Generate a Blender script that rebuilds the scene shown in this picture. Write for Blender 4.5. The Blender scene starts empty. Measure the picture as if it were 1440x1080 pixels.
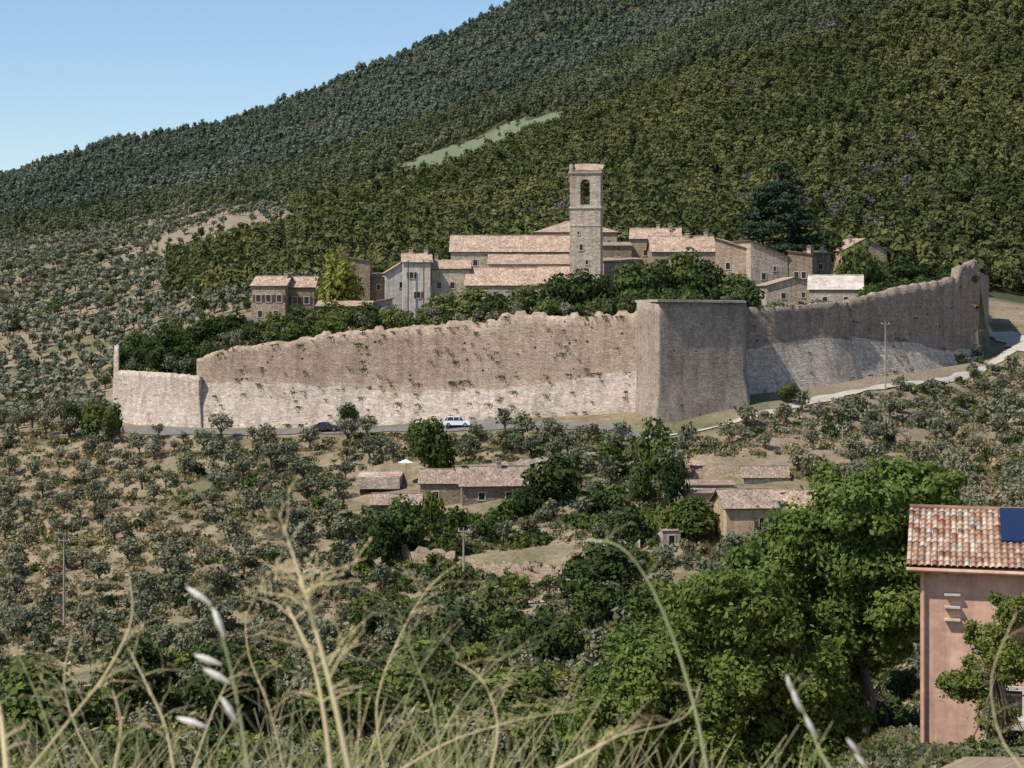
import bpy, math, random
import numpy as np
from mathutils import Vector
F=2687.0; HY=420.0
rng=np.random.default_rng(7); random.seed(7)
scene=bpy.context.scene
def W(px,py,d): return ((px-720)*d/F, d, (HY-py)*d/F)
# ---------------------------------------------------------------- noise
def _h(i,j,s):
    n=(i.astype(np.int64)*374761393+j.astype(np.int64)*668265263+s*982451653)&0x7fffffff
    n=((n^(n>>13))*1274126177)&0x7fffffff
    return ((n^(n>>16))&0xffff)/65535.0
def vn(x,y,s=0):
    x=np.asarray(x,float);y=np.asarray(y,float)
    i=np.floor(x);j=np.floor(y);a=x-i;b=y-j;a=a*a*(3-2*a);b=b*b*(3-2*b)
    i=i.astype(np.int64);j=j.astype(np.int64)
    return (_h(i,j,s)*(1-a)+_h(i+1,j,s)*a)*(1-b)+(_h(i,j+1,s)*(1-a)+_h(i+1,j+1,s)*a)*b
def fbm(x,y,s=0,o=4):
    r=0;A=.5
    for k in range(o): r=r+A*vn(x*2**k,y*2**k,s+k);A*=.5
    return r
# ---------------------------------------------------------------- terrain function
DWX=[-600,0,160,300,500,700,893,1050,1200,1310,1390,1440,2200]
DWD=[360,345,338,326,320,313,307,312,326,338,352,360,420]
PBX=[-600,0,160,300,500,650,893,1050,1200,1310,1390,1440,2200]
PBY=[645,610,593,600,598,590,578,555,532,517,500,478,380]
GS=[-150,-120,-100,-75,-50,-25,-6,0]
GZ=[-19.8,-19.0,-17.5,-14,-9.5,-4.4,-.4,0]
TX=[160,285,300,330,415,500,640,705,893,1050,1195,1280,1350,1390]
TY=[522,525,500,487,480,466,458,443,442,432,425,402,388,378]
CC=[-600,0,160,300,450,600,800,1000,1200,1440,2200]
FAR=[(400,[600,590,565,465,435,420,400,395,395,440,330]),
(470,[555,545,510,435,395,372,355,350,345,395,240]),
(550,[490,480,450,405,365,330,300,290,285,285,120]),
(650,[440,430,400,365,325,297,252,215,200,170,-20]),
(750,[410,395,370,325,300,273,206,155,120,70,-150]),
(830,[395,375,350,310,290,259,181,108,40,-40,-300]),
(900,[380,365,340,303,285,262,188,122,60,-20,-280]),
(1000,[370,355,328,290,262,222,144,80,20,-60,-300]),
(1150,[345,338,312,282,236,188,126,55,-20,-120,-350]),
(1300,[325,322,298,274,230,176,116,35,-60,-200,-400]),
(1400,[322,318,296,272,236,188,128,48,-50,-190,-390]),
(1600,[295,288,258,238,194,134,74,-20,-100,-240,-420]),
(1900,[268,251,203,182,130,66,-30,-130,-220,-300,-450]),
(2150,[290,280,240,210,160,95,0,-100,-200,-290,-440]),
(3000,[400,400,390,380,350,300,250,200,100,0,-200]),
(9000,[415]*11)]
INX=[160,300,450,600,800,900,1050,1200,1385]
INY=[522,484,457,444,434,432,427,425,418]
def H(x,y,detail=True):
    x=np.asarray(x,float);y=np.asarray(y,float)
    d=np.maximum(y,60.); px=720+F*x/d
    dw=np.interp(px,DWX,DWD); zb=(HY-np.interp(px,PBX,PBY))*dw/F
    s=d-dw
    zs=zb+np.interp(s,GS,GZ)
    side=np.clip((px-1050)/200,0,1)
    nd=[-60,-5,2,5,10,61,75,120,150]
    zl=np.interp(y,nd,[-1.2,-1.4,-1.6,-1.75,-3.3,-16.8,-21,-35,-39.5])
    zr=np.interp(y,nd,[-1.2,-1.4,-1.6,-1.75,-3.3,-14.3,-17,-32,-37.5])
    zn=zl*(1-side)+zr*side
    d0=dw-150
    zstart=zb-19.8
    k=np.clip((y-110)/np.maximum(d0-110,1),0,1)
    znear=np.where(y<110,zn,zn*(1-k)+zstart*k)
    z=np.where(s<-150,znear,zs)
    zr_=[(HY-np.interp(px,CC,r))*dd/F for dd,r in FAR]
    ds=[dd for dd,_ in FAR]
    zf=zr_[0].copy()
    for a in range(len(ds)-1):
        q=(d-ds[a])/(ds[a+1]-ds[a]); m=(q>0)
        q=np.clip(q,0,1)
        zf=np.where(m,zr_[a]*(1-q)+zr_[a+1]*q,zf)
    so=np.clip(s/np.maximum(400-dw,5),0,1)
    zo=zb*(1-so)+zr_[0]*so
    z1=(HY-np.interp(px,TX,TY))*dw/F-1.3
    z2=(HY-np.interp(px,INX,INY))*365/F
    e1=np.clip((d-dw)/np.maximum(365-dw,3),0,1); e2=np.clip((d-365)/35,0,1)
    zi=np.where(d<365,z1*(1-e1)+z2*e1,z2*(1-e2)+zr_[0]*e2)
    inside=np.clip((px-163)/8,0,1)*np.clip((1388-px)/6,0,1)*np.clip((s-1.0)/.6,0,1)
    zo=zo*(1-inside)+zi*inside
    z=np.where(s>0,np.where(d<400,zo,zf),z)
    if detail:
        amp=np.interp(y,[0,10,150,170,300,400,600,1900],[.1,.5,.8,.8,.5,.5,4,10])
        near_wall=np.clip(np.abs(s)/12,0.12,1)
        z=z+(fbm(x/22.,y/22.,3)-.47)*amp*near_wall*1.6
        z=z+np.where((s<-14)&(s>-150),.35*np.sin(s*.55+vn(x/30,y/30,9)*9),0)
    return z
def Hs(x,y): return float(H(np.array([x]),np.array([y]))[0])
def pxd(px,d): return (px-720)*d/F
# ---------------------------------------------------------------- materials
def newmat(name):
    m=bpy.data.materials.new(name);m.use_nodes=True
    nt=m.node_tree;nt.nodes.clear()
    return m,nt
def N(nt,t,**k):
    n=nt.nodes.new(t)
    for a,b in k.items():
        if a in n.inputs: n.inputs[a].default_value=b
        else: setattr(n,a,b)
    return n
def ramp(nt,fac,stops,interp='LINEAR'):
    n=nt.nodes.new('ShaderNodeValToRGB');cr=n.color_ramp;cr.interpolation=interp
    while len(cr.elements)<len(stops): cr.elements.new(.5)
    for e,(p,c) in zip(cr.elements,stops): e.position=p;e.color=(*c,1) if len(c)==3 else c
    nt.links.new(fac,n.inputs[0]);return n.outputs[0]
def mix(nt,fac,a,b,mode='MIX'):
    n=nt.nodes.new('ShaderNodeMix');n.data_type='RGBA';n.blend_type=mode
    for i,v in ((0,fac),(6,a),(7,b)):
        if isinstance(v,(int,float)): n.inputs[i].default_value=v
        elif isinstance(v,tuple): n.inputs[i].default_value=(*v,1)
        else: nt.links.new(v,n.inputs[i])
    return n.outputs[2]
def out(nt,col,rough=.9,bump=None,bs=.5,bd=.1,spec=.2,metal=0):
    p=N(nt,'ShaderNodeBsdfPrincipled',Roughness=rough,Metallic=metal);p.inputs['Specular IOR Level'].default_value=spec
    if isinstance(col,tuple): p.inputs[0].default_value=(*col,1)
    else: nt.links.new(col,p.inputs[0])
    if bump is not None:
        b=N(nt,'ShaderNodeBump',Strength=bs,Distance=bd);nt.links.new(bump,b.inputs['Height']);nt.links.new(b.outputs[0],p.inputs['Normal'])
    o=N(nt,'ShaderNodeOutputMaterial');nt.links.new(p.outputs[0],o.inputs[0]);return p
def noise(nt,vec,scale,detail=4,rough=.6):
    n=N(nt,'ShaderNodeTexNoise',Scale=scale,Detail=detail,Roughness=rough)
    if vec is not None: nt.links.new(vec,n.inputs['Vector'])
    return n.outputs['Fac']
def coord(nt,kind='Object',scale=(1,1,1)):
    t=N(nt,'ShaderNodeTexCoord');m=N(nt,'ShaderNodeMapping');m.inputs['Scale'].default_value=scale
    nt.links.new(t.outputs[kind],m.inputs[0]);return m.outputs[0]
def flat(name,c,rough=.7,spec=.3,metal=0,var=.25):
    m,nt=newmat(name);v=coord(nt)
    a=tuple(x*(1-var) for x in c);b=tuple(min(1,x*(1+var)) for x in c)
    col=ramp(nt,noise(nt,v,3.5,6),[(.3,a),(.7,b)])
    out(nt,col,rough,spec=spec,metal=metal);return m
def masonry(name,c,stone=2.4,var=.45,stain=.5,bump=.6,streak=True,holes=0):
    m,nt=newmat(name);v=coord(nt,scale=(1,1,2.0))
    vo=N(nt,'ShaderNodeTexVoronoi',Scale=stone);nt.links.new(v,vo.inputs['Vector'])
    sep=N(nt,'ShaderNodeSeparateColor');nt.links.new(vo.outputs['Color'],sep.inputs[0])
    lo=tuple(x*(1-var) for x in c);hi=tuple(min(.8,x*(1+var*.8)) for x in c)
    base=ramp(nt,sep.outputs[0],[(0,lo),(.35,tuple(x*.92 for x in c)),(.7,c),(1,hi)])
    big=ramp(nt,noise(nt,coord(nt),.07,7,.7),[(.3,(1-stain*.55,1-stain*.62,1-stain*.68)),(.5,(.97,.94,.91)),(.72,(1.15,1.12,1.08))])
    base=mix(nt,1.0,base,big,'MULTIPLY')
    if streak:
        st=ramp(nt,noise(nt,coord(nt,scale=(.7,.7,.09)),1.2,5,.7),[(.35,(.66,.63,.6)),(.55,(1,1,1))])
        base=mix(nt,.8,base,st,'MULTIPLY')
        cr=ramp(nt,noise(nt,coord(nt,scale=(.12,.12,1.6)),1.0,4,.7),[(.35,(.86,.84,.82)),(.6,(1.05,1.05,1.04))])
        base=mix(nt,.8,base,cr,'MULTIPLY')
    sm=ramp(nt,noise(nt,coord(nt),1.1,6,.8),[(.3,(.66,.63,.6)),(.6,(1.1,1.09,1.08))])
    base=mix(nt,.85,base,sm,'MULTIPLY')
    if holes:
        h=N(nt,'ShaderNodeTexVoronoi',Scale=.38);nt.links.new(coord(nt,scale=(1,1,1)),h.inputs['Vector'])
        hm=ramp(nt,h.outputs['Distance'],[(holes,(.14,.12,.1)),(holes+.03,(1,1,1))])
        base=mix(nt,1.0,base,hm,'MULTIPLY')
    out(nt,base,.95,vo.outputs['Distance'],bump,.1,spec=.1);return m
def leafmat(name,c1,c2,c3,trans=.25,scale=.6,patch=.35,pscale=.02):
    m,nt=newmat(name)
    oi=N(nt,'ShaderNodeObjectInfo')
    v=coord(nt)
    n=noise(nt,v,scale,3)
    g=N(nt,'ShaderNodeNewGeometry')
    a=ramp(nt,oi.outputs['Random'],[(0,c1),(.5,c2),(1,c3)])
    b=ramp(nt,g.outputs['Random Per Island'],[(0,(.74,.74,.74)),(.6,(1,1,1)),(1,(1.28,1.25,1.2))])
    col=mix(nt,1.0,a,b,'MULTIPLY')
    c=ramp(nt,n,[(.3,(.75,.8,.75)),(.65,(1.15,1.12,1.08))])
    col=mix(nt,1.0,col,c,'MULTIPLY')
    if patch:
        pn=noise(nt,oi.outputs['Location'],pscale,4,.6)
        pc=ramp(nt,pn,[(.34,(1-patch,1-patch*.8,1-patch)),(.5,(1,1,1)),(.66,(1+patch,1+patch*.7,1+patch*.6))])
        col=mix(nt,1.0,col,pc,'MULTIPLY')
    d=N(nt,'ShaderNodeBsdfDiffuse')
    t=N(nt,'ShaderNodeBsdfTranslucent');nt.links.new(col,d.inputs[0]);nt.links.new(col,t.inputs[0])
    mx=N(nt,'ShaderNodeMixShader');mx.inputs[0].default_value=trans
    nt.links.new(d.outputs[0],mx.inputs[1]);nt.links.new(t.outputs[0],mx.inputs[2])
    o=N(nt,'ShaderNodeOutputMaterial');nt.links.new(mx.outputs[0],o.inputs[0]);return m
def tilemat(name,cols,pitch=.22,row=.38):
    m,nt=newmat(name);uv=coord(nt,'UV')
    s=N(nt,'ShaderNodeSeparateXYZ');nt.links.new(uv,s.inputs[0])
    def M(op,a,b=None):
        n=N(nt,'ShaderNodeMath',operation=op)
        for i,v in enumerate((a,b)):
            if v is None: continue
            if isinstance(v,(int,float)): n.inputs[i].default_value=v
            else: nt.links.new(v,n.inputs[i])
        return n.outputs[0]
    fx=M('FLOOR',M('DIVIDE',s.outputs[0],pitch));fy=M('FLOOR',M('DIVIDE',s.outputs[1],row))
    cb=N(nt,'ShaderNodeCombineXYZ');nt.links.new(fx,cb.inputs[0]);nt.links.new(fy,cb.inputs[1])
    wn=N(nt,'ShaderNodeTexWhiteNoise');nt.links.new(cb.outputs[0],wn.inputs['Vector'])
    k=len(cols);base=ramp(nt,wn.outputs['Value'],[(i/(k-1),c) for i,c in enumerate(cols)])
    st=ramp(nt,noise(nt,coord(nt),.5,6,.75),[(.3,(.55,.53,.5)),(.6,(1.1,1.08,1.05))])
    base=mix(nt,1.0,base,st,'MULTIPLY')
    w=M('ABSOLUTE',M('SINE',M('MULTIPLY',s.outputs[0],math.pi/pitch)))
    gro=ramp(nt,w,[(0,(.45,.42,.4)),(.35,(1,1,1))])
    base=mix(nt,.55,base,gro,'MULTIPLY')
    out(nt,base,.9,w,.5,.06,spec=.12);return m
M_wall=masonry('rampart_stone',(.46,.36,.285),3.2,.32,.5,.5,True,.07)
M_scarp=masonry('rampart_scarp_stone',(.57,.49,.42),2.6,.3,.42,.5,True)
M_walls=masonry('rampart_shade_stone',(.35,.285,.235),3.2,.32,.5,.5,True,.06)  # rampart stone again, darkened to carry the shade right of the tower
M_scarps=masonry('rampart_lit_scarp_stone',(.60,.51,.43),2.6,.3,.42,.5,True)  # scarp stone again, lightened so the slope right of the tower looks sunlit
M_tow=masonry('tower_stone',(.38,.32,.27),3.4,.3,.4,.4,True,.05)
M_lime=masonry('limestone_rubble',(.56,.48,.39),3.0,.35,.38,.4)
M_warm=masonry('warm_rubble',(.46,.36,.27),3.0,.35,.4,.4)
M_brn=masonry('brown_rubble',(.32,.25,.19),3.0,.35,.4,.4)
M_plw=masonry('pale_plaster',(.68,.63,.57),1.0,.08,.3,.1)
M_ply=masonry('ochre_plaster',(.58,.43,.28),1.0,.08,.3,.1)
M_plp=masonry('pink_plaster',(.71,.46,.345),.8,.05,.2,.06)
M_plg=masonry('grey_plaster',(.5,.45,.42),1.0,.08,.35,.1)
M_conc=masonry('concrete',(.42,.38,.33),1.0,.08,.4,.1)
M_tile=tilemat('terracotta_tiles',[(.30,.19,.13),(.45,.31,.22),(.57,.44,.34),(.40,.26,.18),(.62,.52,.42)])
M_tiled=tilemat('weathered_tiles',[(.22,.155,.115),(.34,.245,.185),(.44,.35,.28),(.29,.2,.15),(.48,.4,.33)])
M_tilef=tilemat('mottled_tiles',[(.30,.14,.09),(.48,.28,.19),(.62,.48,.36),(.38,.21,.13),(.66,.57,.47),(.2,.12,.09)],.2,.4)
M_cream=tilemat('cream_tiles',[(.55,.47,.39),(.66,.59,.51),(.6,.51,.43)])
M_dark=flat('window_dark',(.012,.012,.014),.25,.5)
M_glass=flat('window_glass',(.03,.035,.04),.12,.6)
M_shut=flat('brown_shutter',(.10,.05,.03))
M_trim=flat('stone_trim',(.5,.44,.37))
M_wood=flat('weathered_wood',(.16,.11,.07))
M_bark=flat('bark',(.11,.085,.065),.95,.1,0,.5)
M_white=flat('white_paint',(.8,.8,.8),.25,.5,0,.03)
M_black=flat('dark_paint',(.03,.033,.04),.25,.5,0,.03)
M_rub=flat('rubber',(.02,.02,.02))
M_metal=flat('grey_metal',(.3,.3,.3),.5,.5,.3,.1)
M_bronze=flat('bronze',(.10,.09,.05),.5,.5,.7)
M_blue=flat('blue_tarp',(.06,.28,.62),.5)
M_pink=flat('pink_plastic',(.75,.25,.38),.5)
M_redp=flat('red_plastic',(.5,.07,.06),.5)
M_solar=flat('solar_panel',(.012,.02,.06),.12,.6,0,.1)
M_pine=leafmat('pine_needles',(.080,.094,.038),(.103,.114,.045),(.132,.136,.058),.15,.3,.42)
M_pinef=leafmat('hazed_pine_needles',(.088,.107,.058),(.110,.128,.070),(.134,.144,.082),.15,.3,.4,.012)  # paler and bluer than near pines: distance haze mixed into the leaf colour
M_pinef2=leafmat('hazier_pine_needles',(.108,.138,.105),(.130,.158,.120),(.15,.172,.130),.15,.3,.3,.01)  # farthest slope, with more of the haze painted into the needles
M_oak=leafmat('oak_leaves',(.09,.122,.037),(.112,.14,.045),(.138,.165,.058),.25,.8)
M_dkl=leafmat('dark_leaves',(.046,.068,.026),(.058,.080,.031),(.070,.092,.037),.18,.8)
M_ced=leafmat('cedar_needles',(.033,.053,.032),(.035,.056,.034),(.038,.06,.036),.1)
M_olv=leafmat('olive_leaves',(.165,.170,.108),(.195,.197,.13),(.235,.226,.152),.15,.6,.25)
M_olf=leafmat('distant_olive_leaves',(.165,.175,.118),(.19,.197,.136),(.215,.216,.155),.15,.6,.25)
M_wal=leafmat('walnut_leaves',(.165,.215,.058),(.165,.215,.058),(.165,.215,.058),.4,.5,0)
M_brt=leafmat('bright_leaves',(.17,.21,.05),(.2,.22,.055),(.15,.19,.05),.3)
M_gry=leafmat('bare_twigs',(.16,.14,.13),(.18,.155,.145),(.14,.125,.11),.1)
M_dry=leafmat('dry_grass_blades',(.34,.27,.165),(.28,.23,.135),(.21,.20,.11),.2)
M_stem=flat('dry_stem',(.58,.46,.26),.8,.2)
M_stemg=flat('green_stem',(.31,.31,.15),.8,.2)
M_oat=flat('oat_spikelet',(.8,.72,.62),.7,.3)
def groundmat():
    m,nt=newmat('hillside_ground');v=coord(nt)
    a=N(nt,'ShaderNodeAttribute',attribute_name='kind')
    s=N(nt,'ShaderNodeSeparateColor');nt.links.new(a.outputs['Color'],s.inputs[0])
    n1=noise(nt,v,.12,8,.7);n2=noise(nt,v,1.3,6,.75);n3=noise(nt,v,.035,4)
    dry=ramp(nt,n1,[(.28,(.14,.115,.068)),(.42,(.225,.175,.115)),(.55,(.325,.25,.175)),(.68,(.25,.205,.13)),(.8,(.16,.148,.085))])
    d2=ramp(nt,n2,[(.3,(.6,.6,.55)),(.6,(1.12,1.1,1.05))])
    dry=mix(nt,1.0,dry,d2,'MULTIPLY')
    grn=ramp(nt,n2,[(.3,(.07,.08,.035)),(.6,(.14,.15,.065))])
    gm=ramp(nt,n3,[(.5,(0,0,0)),(.63,(.7,.7,.7))])
    dry=mix(nt,gm,dry,grn)
    fo=ramp(nt,n2,[(.3,(.05,.055,.027)),(.65,(.09,.09,.05))])
    c=mix(nt,s.outputs[0],dry,fo)
    meadow=ramp(nt,n2,[(.3,(.12,.145,.08)),(.65,(.18,.205,.125))])
    c=mix(nt,s.outputs[1],c,meadow)
    bare=ramp(nt,n2,[(.3,(.20,.155,.115)),(.65,(.34,.265,.205))])
    c=mix(nt,s.outputs[2],c,bare)
    out(nt,c,1,n2,.6,.3,spec=.05);return m
M_ground=groundmat()
def pathmat(name,c):
    m,nt=newmat(name);v=coord(nt)
    n=noise(nt,v,.8,8,.7);col=ramp(nt,n,[(.3,tuple(x*.7 for x in c)),(.6,c),(.8,tuple(x*1.15 for x in c))])
    out(nt,col,.95,n,.3,.05,spec=.1);return m
M_gravel=pathmat('white_gravel',(.52,.46,.38));M_asph=pathmat('old_asphalt',(.20,.18,.16))
# ---------------------------------------------------------------- mesh helpers
def link(o,parent=None):
    scene.collection.objects.link(o)
    if parent: o.parent=parent
    return o
class MB:
    def __init__(s): s.v=[];s.f=[];s.m=[];s.uv=[]
    def poly(s,pts,mat=0,uv=None):
        b=len(s.v);s.v+= [tuple(p) for p in pts];s.f.append(tuple(range(b,b+len(pts))));s.m.append(mat)
        s.uv.append(uv if uv else [(0,0)]*len(pts))
    def box(s,x0,x1,y0,y1,z0,z1,mat=0):
        p=[(x0,y0,z0),(x1,y0,z0),(x1,y1,z0),(x0,y1,z0),(x0,y0,z1),(x1,y0,z1),(x1,y1,z1),(x0,y1,z1)]
        for q in ((0,3,2,1),(4,5,6,7),(0,1,5,4),(1,2,6,5),(2,3,7,6),(3,0,4,7)): s.poly([p[i] for i in q],mat)
    def prism(s,prof,axis,a,b,mat=0):
        def P(p,t): return (t,p[0],p[1]) if axis=='x' else ((p[0],t,p[1]) if axis=='y' else (p[0],p[1],t))
        n=len(prof);s.poly([P(p,a) for p in prof],mat);s.poly([P(p,b) for p in prof][::-1],mat)
        for i in range(n):
            j=(i+1)%n;s.poly([P(prof[i],a),P(prof[i],b),P(prof[j],b),P(prof[j],a)],mat)
    def tube(s,path,rad,n=6,mat=0):
        b=len(s.v);P=[Vector(p) for p in path];k=len(P)
        for i,p in enumerate(P):
            t=(P[min(i+1,k-1)]-P[max(i-1,0)]).normalized()
            u=t.cross(Vector((0,1,0.13)));u=u.normalized() if u.length>1e-4 else Vector((1,0,0));w=t.cross(u)
            for a in range(n):
                q=p+(u*math.cos(2*math.pi*a/n)+w*math.sin(2*math.pi*a/n))*rad[i];s.v.append(tuple(q))
        for i in range(k-1):
            for a in range(n):
                c=(a+1)%n;s.f.append((b+i*n+a,b+i*n+c,b+(i+1)*n+c,b+(i+1)*n+a));s.m.append(mat);s.uv.append([(0,0)]*4)
        s.f.append(tuple(b+a for a in range(n)));s.m.append(mat);s.uv.append([(0,0)]*n)
        s.f.append(tuple(b+(k-1)*n+a for a in range(n)));s.m.append(mat);s.uv.append([(0,0)]*n)
    def mesh(s,name,mats,smooth=False):
        me=bpy.data.meshes.new(name);me.from_pydata(s.v,[],s.f)
        for m in mats: me.materials.append(m)
        me.polygons.foreach_set('material_index',s.m)
        u=me.uv_layers.new(name='UVMap');u.data.foreach_set('uv',np.array([c for q in s.uv for p in q for c in p],dtype=np.float32))
        if smooth: me.polygons.foreach_set('use_smooth',[True]*len(s.f))
        me.update();return me
    def obj(s,name,mats,parent=None,smooth=False,loc=None):
        o=bpy.data.objects.new(name,s.mesh(name,mats,smooth));link(o,parent)
        if loc: o.location=loc
        return o
def quadmesh(name,V,Fq,mats,mi,smooth=None):
    me=bpy.data.meshes.new(name);me.vertices.add(len(V));me.vertices.foreach_set('co',np.asarray(V,np.float32).ravel())
    n=len(Fq);me.loops.add(n*4);me.loops.foreach_set('vertex_index',np.asarray(Fq,np.int32).ravel())
    me.polygons.add(n);me.polygons.foreach_set('loop_start',np.arange(0,n*4,4,dtype=np.int32));me.polygons.foreach_set('loop_total',np.full(n,4,np.int32))
    for m in mats: me.materials.append(m)
    me.polygons.foreach_set('material_index',np.asarray(mi,np.int32))
    if smooth is not None: me.polygons.foreach_set('use_smooth',np.full(n,smooth))
    me.update(calc_edges=True);me.validate();return me
def leaves(C,Nn,size,elong=1.6):
    n=len(C);r=rng.normal(size=(n,3));t=np.cross(Nn,r);t/=np.linalg.norm(t,axis=1)[:,None]+1e-9;b=np.cross(Nn,t)
    b/=np.linalg.norm(b,axis=1)[:,None]+1e-9
    s=size[:,None];a=s*elong*.5;w=s*.5
    j=rng.uniform(.6,1.25,(n,4,1))
    V=np.stack([C-t*a*j[:,0],C-b*w*j[:,1],C+t*a*j[:,2],C+b*w*j[:,3]],1).reshape(-1,3)
    return V,np.arange(n*4).reshape(-1,4)
def crown(blobs,n,size,shell=.5,flat=0,elong=1.6,nr=.5):
    B=np.array(blobs,float);vol=B[:,3]*B[:,4]+B[:,4]*B[:,5]+B[:,3]*B[:,5];p=vol/vol.sum()
    k=rng.choice(len(B),n,p=p);u=rng.normal(size=(n,3));u/=np.linalg.norm(u,axis=1)[:,None]
    r=rng.uniform(shell,1.0,n)**.6*(1+.11*rng.normal(size=n))
    lump=1+.22*np.sin(u[:,0]*5+k*1.7)*np.sin(u[:,1]*5+k*2.3)*1.0+.15*np.sin(u[:,2]*8+k)
    C=B[k,:3]+u*B[k,3:]*(r*lump)[:,None]
    Nn=u+rng.normal(size=(n,3))*nr;Nn[:,2]+=.2+flat;Nn/=np.linalg.norm(Nn,axis=1)[:,None]
    return leaves(C,Nn,size*rng.uniform(.55,1.35,n),elong)
def treemesh(name,blobs,n,size,lmat,trunk,shell=.5,flat=0,elong=1.6,limbs=True,nr=.5):
    V,Fq=crown(blobs,n,size,shell,flat,elong,nr);mi=np.zeros(len(Fq),int)
    mb=MB();mb.tube([(0,0,-.8),(0,0,0),(trunk[0]*.12,0.05,trunk[0]*.5),(0,0,trunk[0])],[trunk[1]*1.3,trunk[1],trunk[1]*.85,trunk[1]*.7],7)
    if limbs:
        for b in blobs[:14]:
            c=Vector(b[:3]);s0=Vector((0,0,trunk[0]*.9));md=s0.lerp(c,.5)+Vector((0,0,-.1*(c-s0).length))
            mb.tube([s0,md,c],[trunk[1]*.5,trunk[1]*.3,trunk[1]*.1],5)
    q=[(f,m) for f,m in zip(mb.f,mb.m) if len(f)==4]
    TV=np.array(mb.v);TF=np.array([f for f,_ in q])+len(V)
    V=np.vstack([V,TV]);Fq=np.vstack([Fq,TF]);mi=np.concatenate([mi,np.ones(len(TF),int)])
    return quadmesh(name,V,Fq,[lmat,M_bark],mi)
def rb(n,cx,cz,sp,r0,r1,zs=.8,h=1.0):
    o=[]
    for i in range(n):
        a=2*math.pi*i/n+random.uniform(-.4,.4);q=random.uniform(.35,1)*sp;r=random.uniform(r0,r1)
        o.append((cx+q*math.cos(a),q*math.sin(a),cz+random.uniform(-.5,.5)*h,r,r,r*zs))
    return o
def proto(coll,fn,k):
    c=bpy.data.collections.new(coll)
    for i in range(k):
        me=fn(i);o=bpy.data.objects.new('%s_%02d'%(coll,i),me);c.objects.link(o)
    return c
def olive(i,lm=None,n=330,s=.33,nr=.5):
    h=random.uniform(2.1,2.8)
    return treemesh('olive_tree',rb(7,0,h,1.25,.6,1.05,.85,1.4)+[(0,0,h+.5,1.0,1.0,.9)],n,s,lm or M_olv,(1.4,.2),.3,nr=nr)
def pine(i,lm=None,n=240,s=.95):
    h=random.uniform(7,9.5);b=[(0,0,h*.84,1.4,1.4,1.4),(0,0,h*.62,2.1,2.1,2.0)]+rb(4,0,h*.55,1.6,1.2,1.7,.85,2.0)
    return treemesh('pine_tree',b,n,s,lm or M_pine,(h*.6,.2),.75,elong=1.2,limbs=False,nr=.2)
def broad(i,lm=None,n=560,s=.55):
    h=random.uniform(5,6.5);b=rb(8,0,h*.6,1.9,1.1,1.8,.85,2.6)+[(0,0,h*.7,2,2,1.8),(0.5,0,h*.95,1.3,1.3,1.1)]
    return treemesh('broadleaf_tree',b,n,s,lm or M_oak,(2.2,.25),.55,nr=.42)
def bush(i,lm,n=200,s=.3):
    b=rb(5,0,.7,.7,.5,.8,.8,.5);return treemesh('bush',b,n,s,lm,(.3,.08),.4)
def tuft(i,lm,n=45,s=.33):
    C=rng.normal(size=(n,3))*np.array([.4,.4,.10])+np.array([0,0,.18])
    Nn=rng.normal(size=(n,3));Nn[:,2]*=.5;Nn[:,2]+=.3;Nn/=np.linalg.norm(Nn,axis=1)[:,None]
    V,Fq=leaves(C,Nn,np.full(n,s)*rng.uniform(.5,1.2,n),1.3);return quadmesh('tuft',V,Fq,[lm],np.zeros(len(Fq),int))
def scatter(name,x,y,coll,idx,sc,z=None,sink=0.):
    n=len(x);z=H(x,y)-sink if z is None else z
    me=bpy.data.meshes.new(name);me.vertices.add(n);me.vertices.foreach_set('co',np.stack([x,y,z],1).astype(np.float32).ravel())
    a=me.attributes.new('sc','FLOAT','POINT');a.data.foreach_set('value',np.asarray(sc,np.float32))
    a=me.attributes.new('vi','INT','POINT');a.data.foreach_set('value',np.asarray(idx,np.int32))
    a=me.attributes.new('rz','FLOAT','POINT');a.data.foreach_set('value',rng.uniform(0,6.28,n).astype(np.float32))
    o=bpy.data.objects.new(name,me);link(o)
    ng=bpy.data.node_groups.new(name+'_nodes','GeometryNodeTree')
    ng.interface.new_socket('Geometry',in_out='INPUT',socket_type='NodeSocketGeometry');ng.interface.new_socket('Geometry',in_out='OUTPUT',socket_type='NodeSocketGeometry')
    gi=ng.nodes.new('NodeGroupInput');go=ng.nodes.new('NodeGroupOutput');ip=ng.nodes.new('GeometryNodeInstanceOnPoints')
    ci=ng.nodes.new('GeometryNodeCollectionInfo');ci.inputs['Collection'].default_value=coll;ci.inputs['Separate Children'].default_value=True;ci.inputs['Reset Children'].default_value=True
    def at(nm,t):
        q=ng.nodes.new('GeometryNodeInputNamedAttribute');q.data_type=t;q.inputs['Name'].default_value=nm;return q.outputs['Attribute']
    cx=ng.nodes.new('ShaderNodeCombineXYZ');L=ng.links.new
    L(gi.outputs[0],ip.inputs['Points']);L(ci.outputs[0],ip.inputs['Instance']);ip.inputs['Pick Instance'].default_value=True
    L(at('vi','INT'),ip.inputs['Instance Index']);L(at('sc','FLOAT'),ip.inputs['Scale']);L(at('rz','FLOAT'),cx.inputs[2]);L(cx.outputs[0],ip.inputs['Rotation'])
    L(ip.outputs[0],go.inputs[0])
    md=o.modifiers.new('scatter','NODES');md.node_group=ng;return o
def area_pts(px0,px1,d0,d1,spacing,jit=.42):
    d=d0;X=[];Y=[]
    while d<d1:
        x0=pxd(px0,d);x1=pxd(px1,d);xs=np.arange(x0,x1,spacing)+((int(d/spacing)%2)*.5*spacing)
        X.append(xs);Y.append(np.full(len(xs),d));d+=spacing*.9
    X=np.concatenate(X);Y=np.concatenate(Y);X=X+rng.uniform(-jit,jit,len(X))*spacing;Y=Y+rng.uniform(-jit,jit,len(Y))*spacing
    return X,Y,720+F*X/Y
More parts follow.
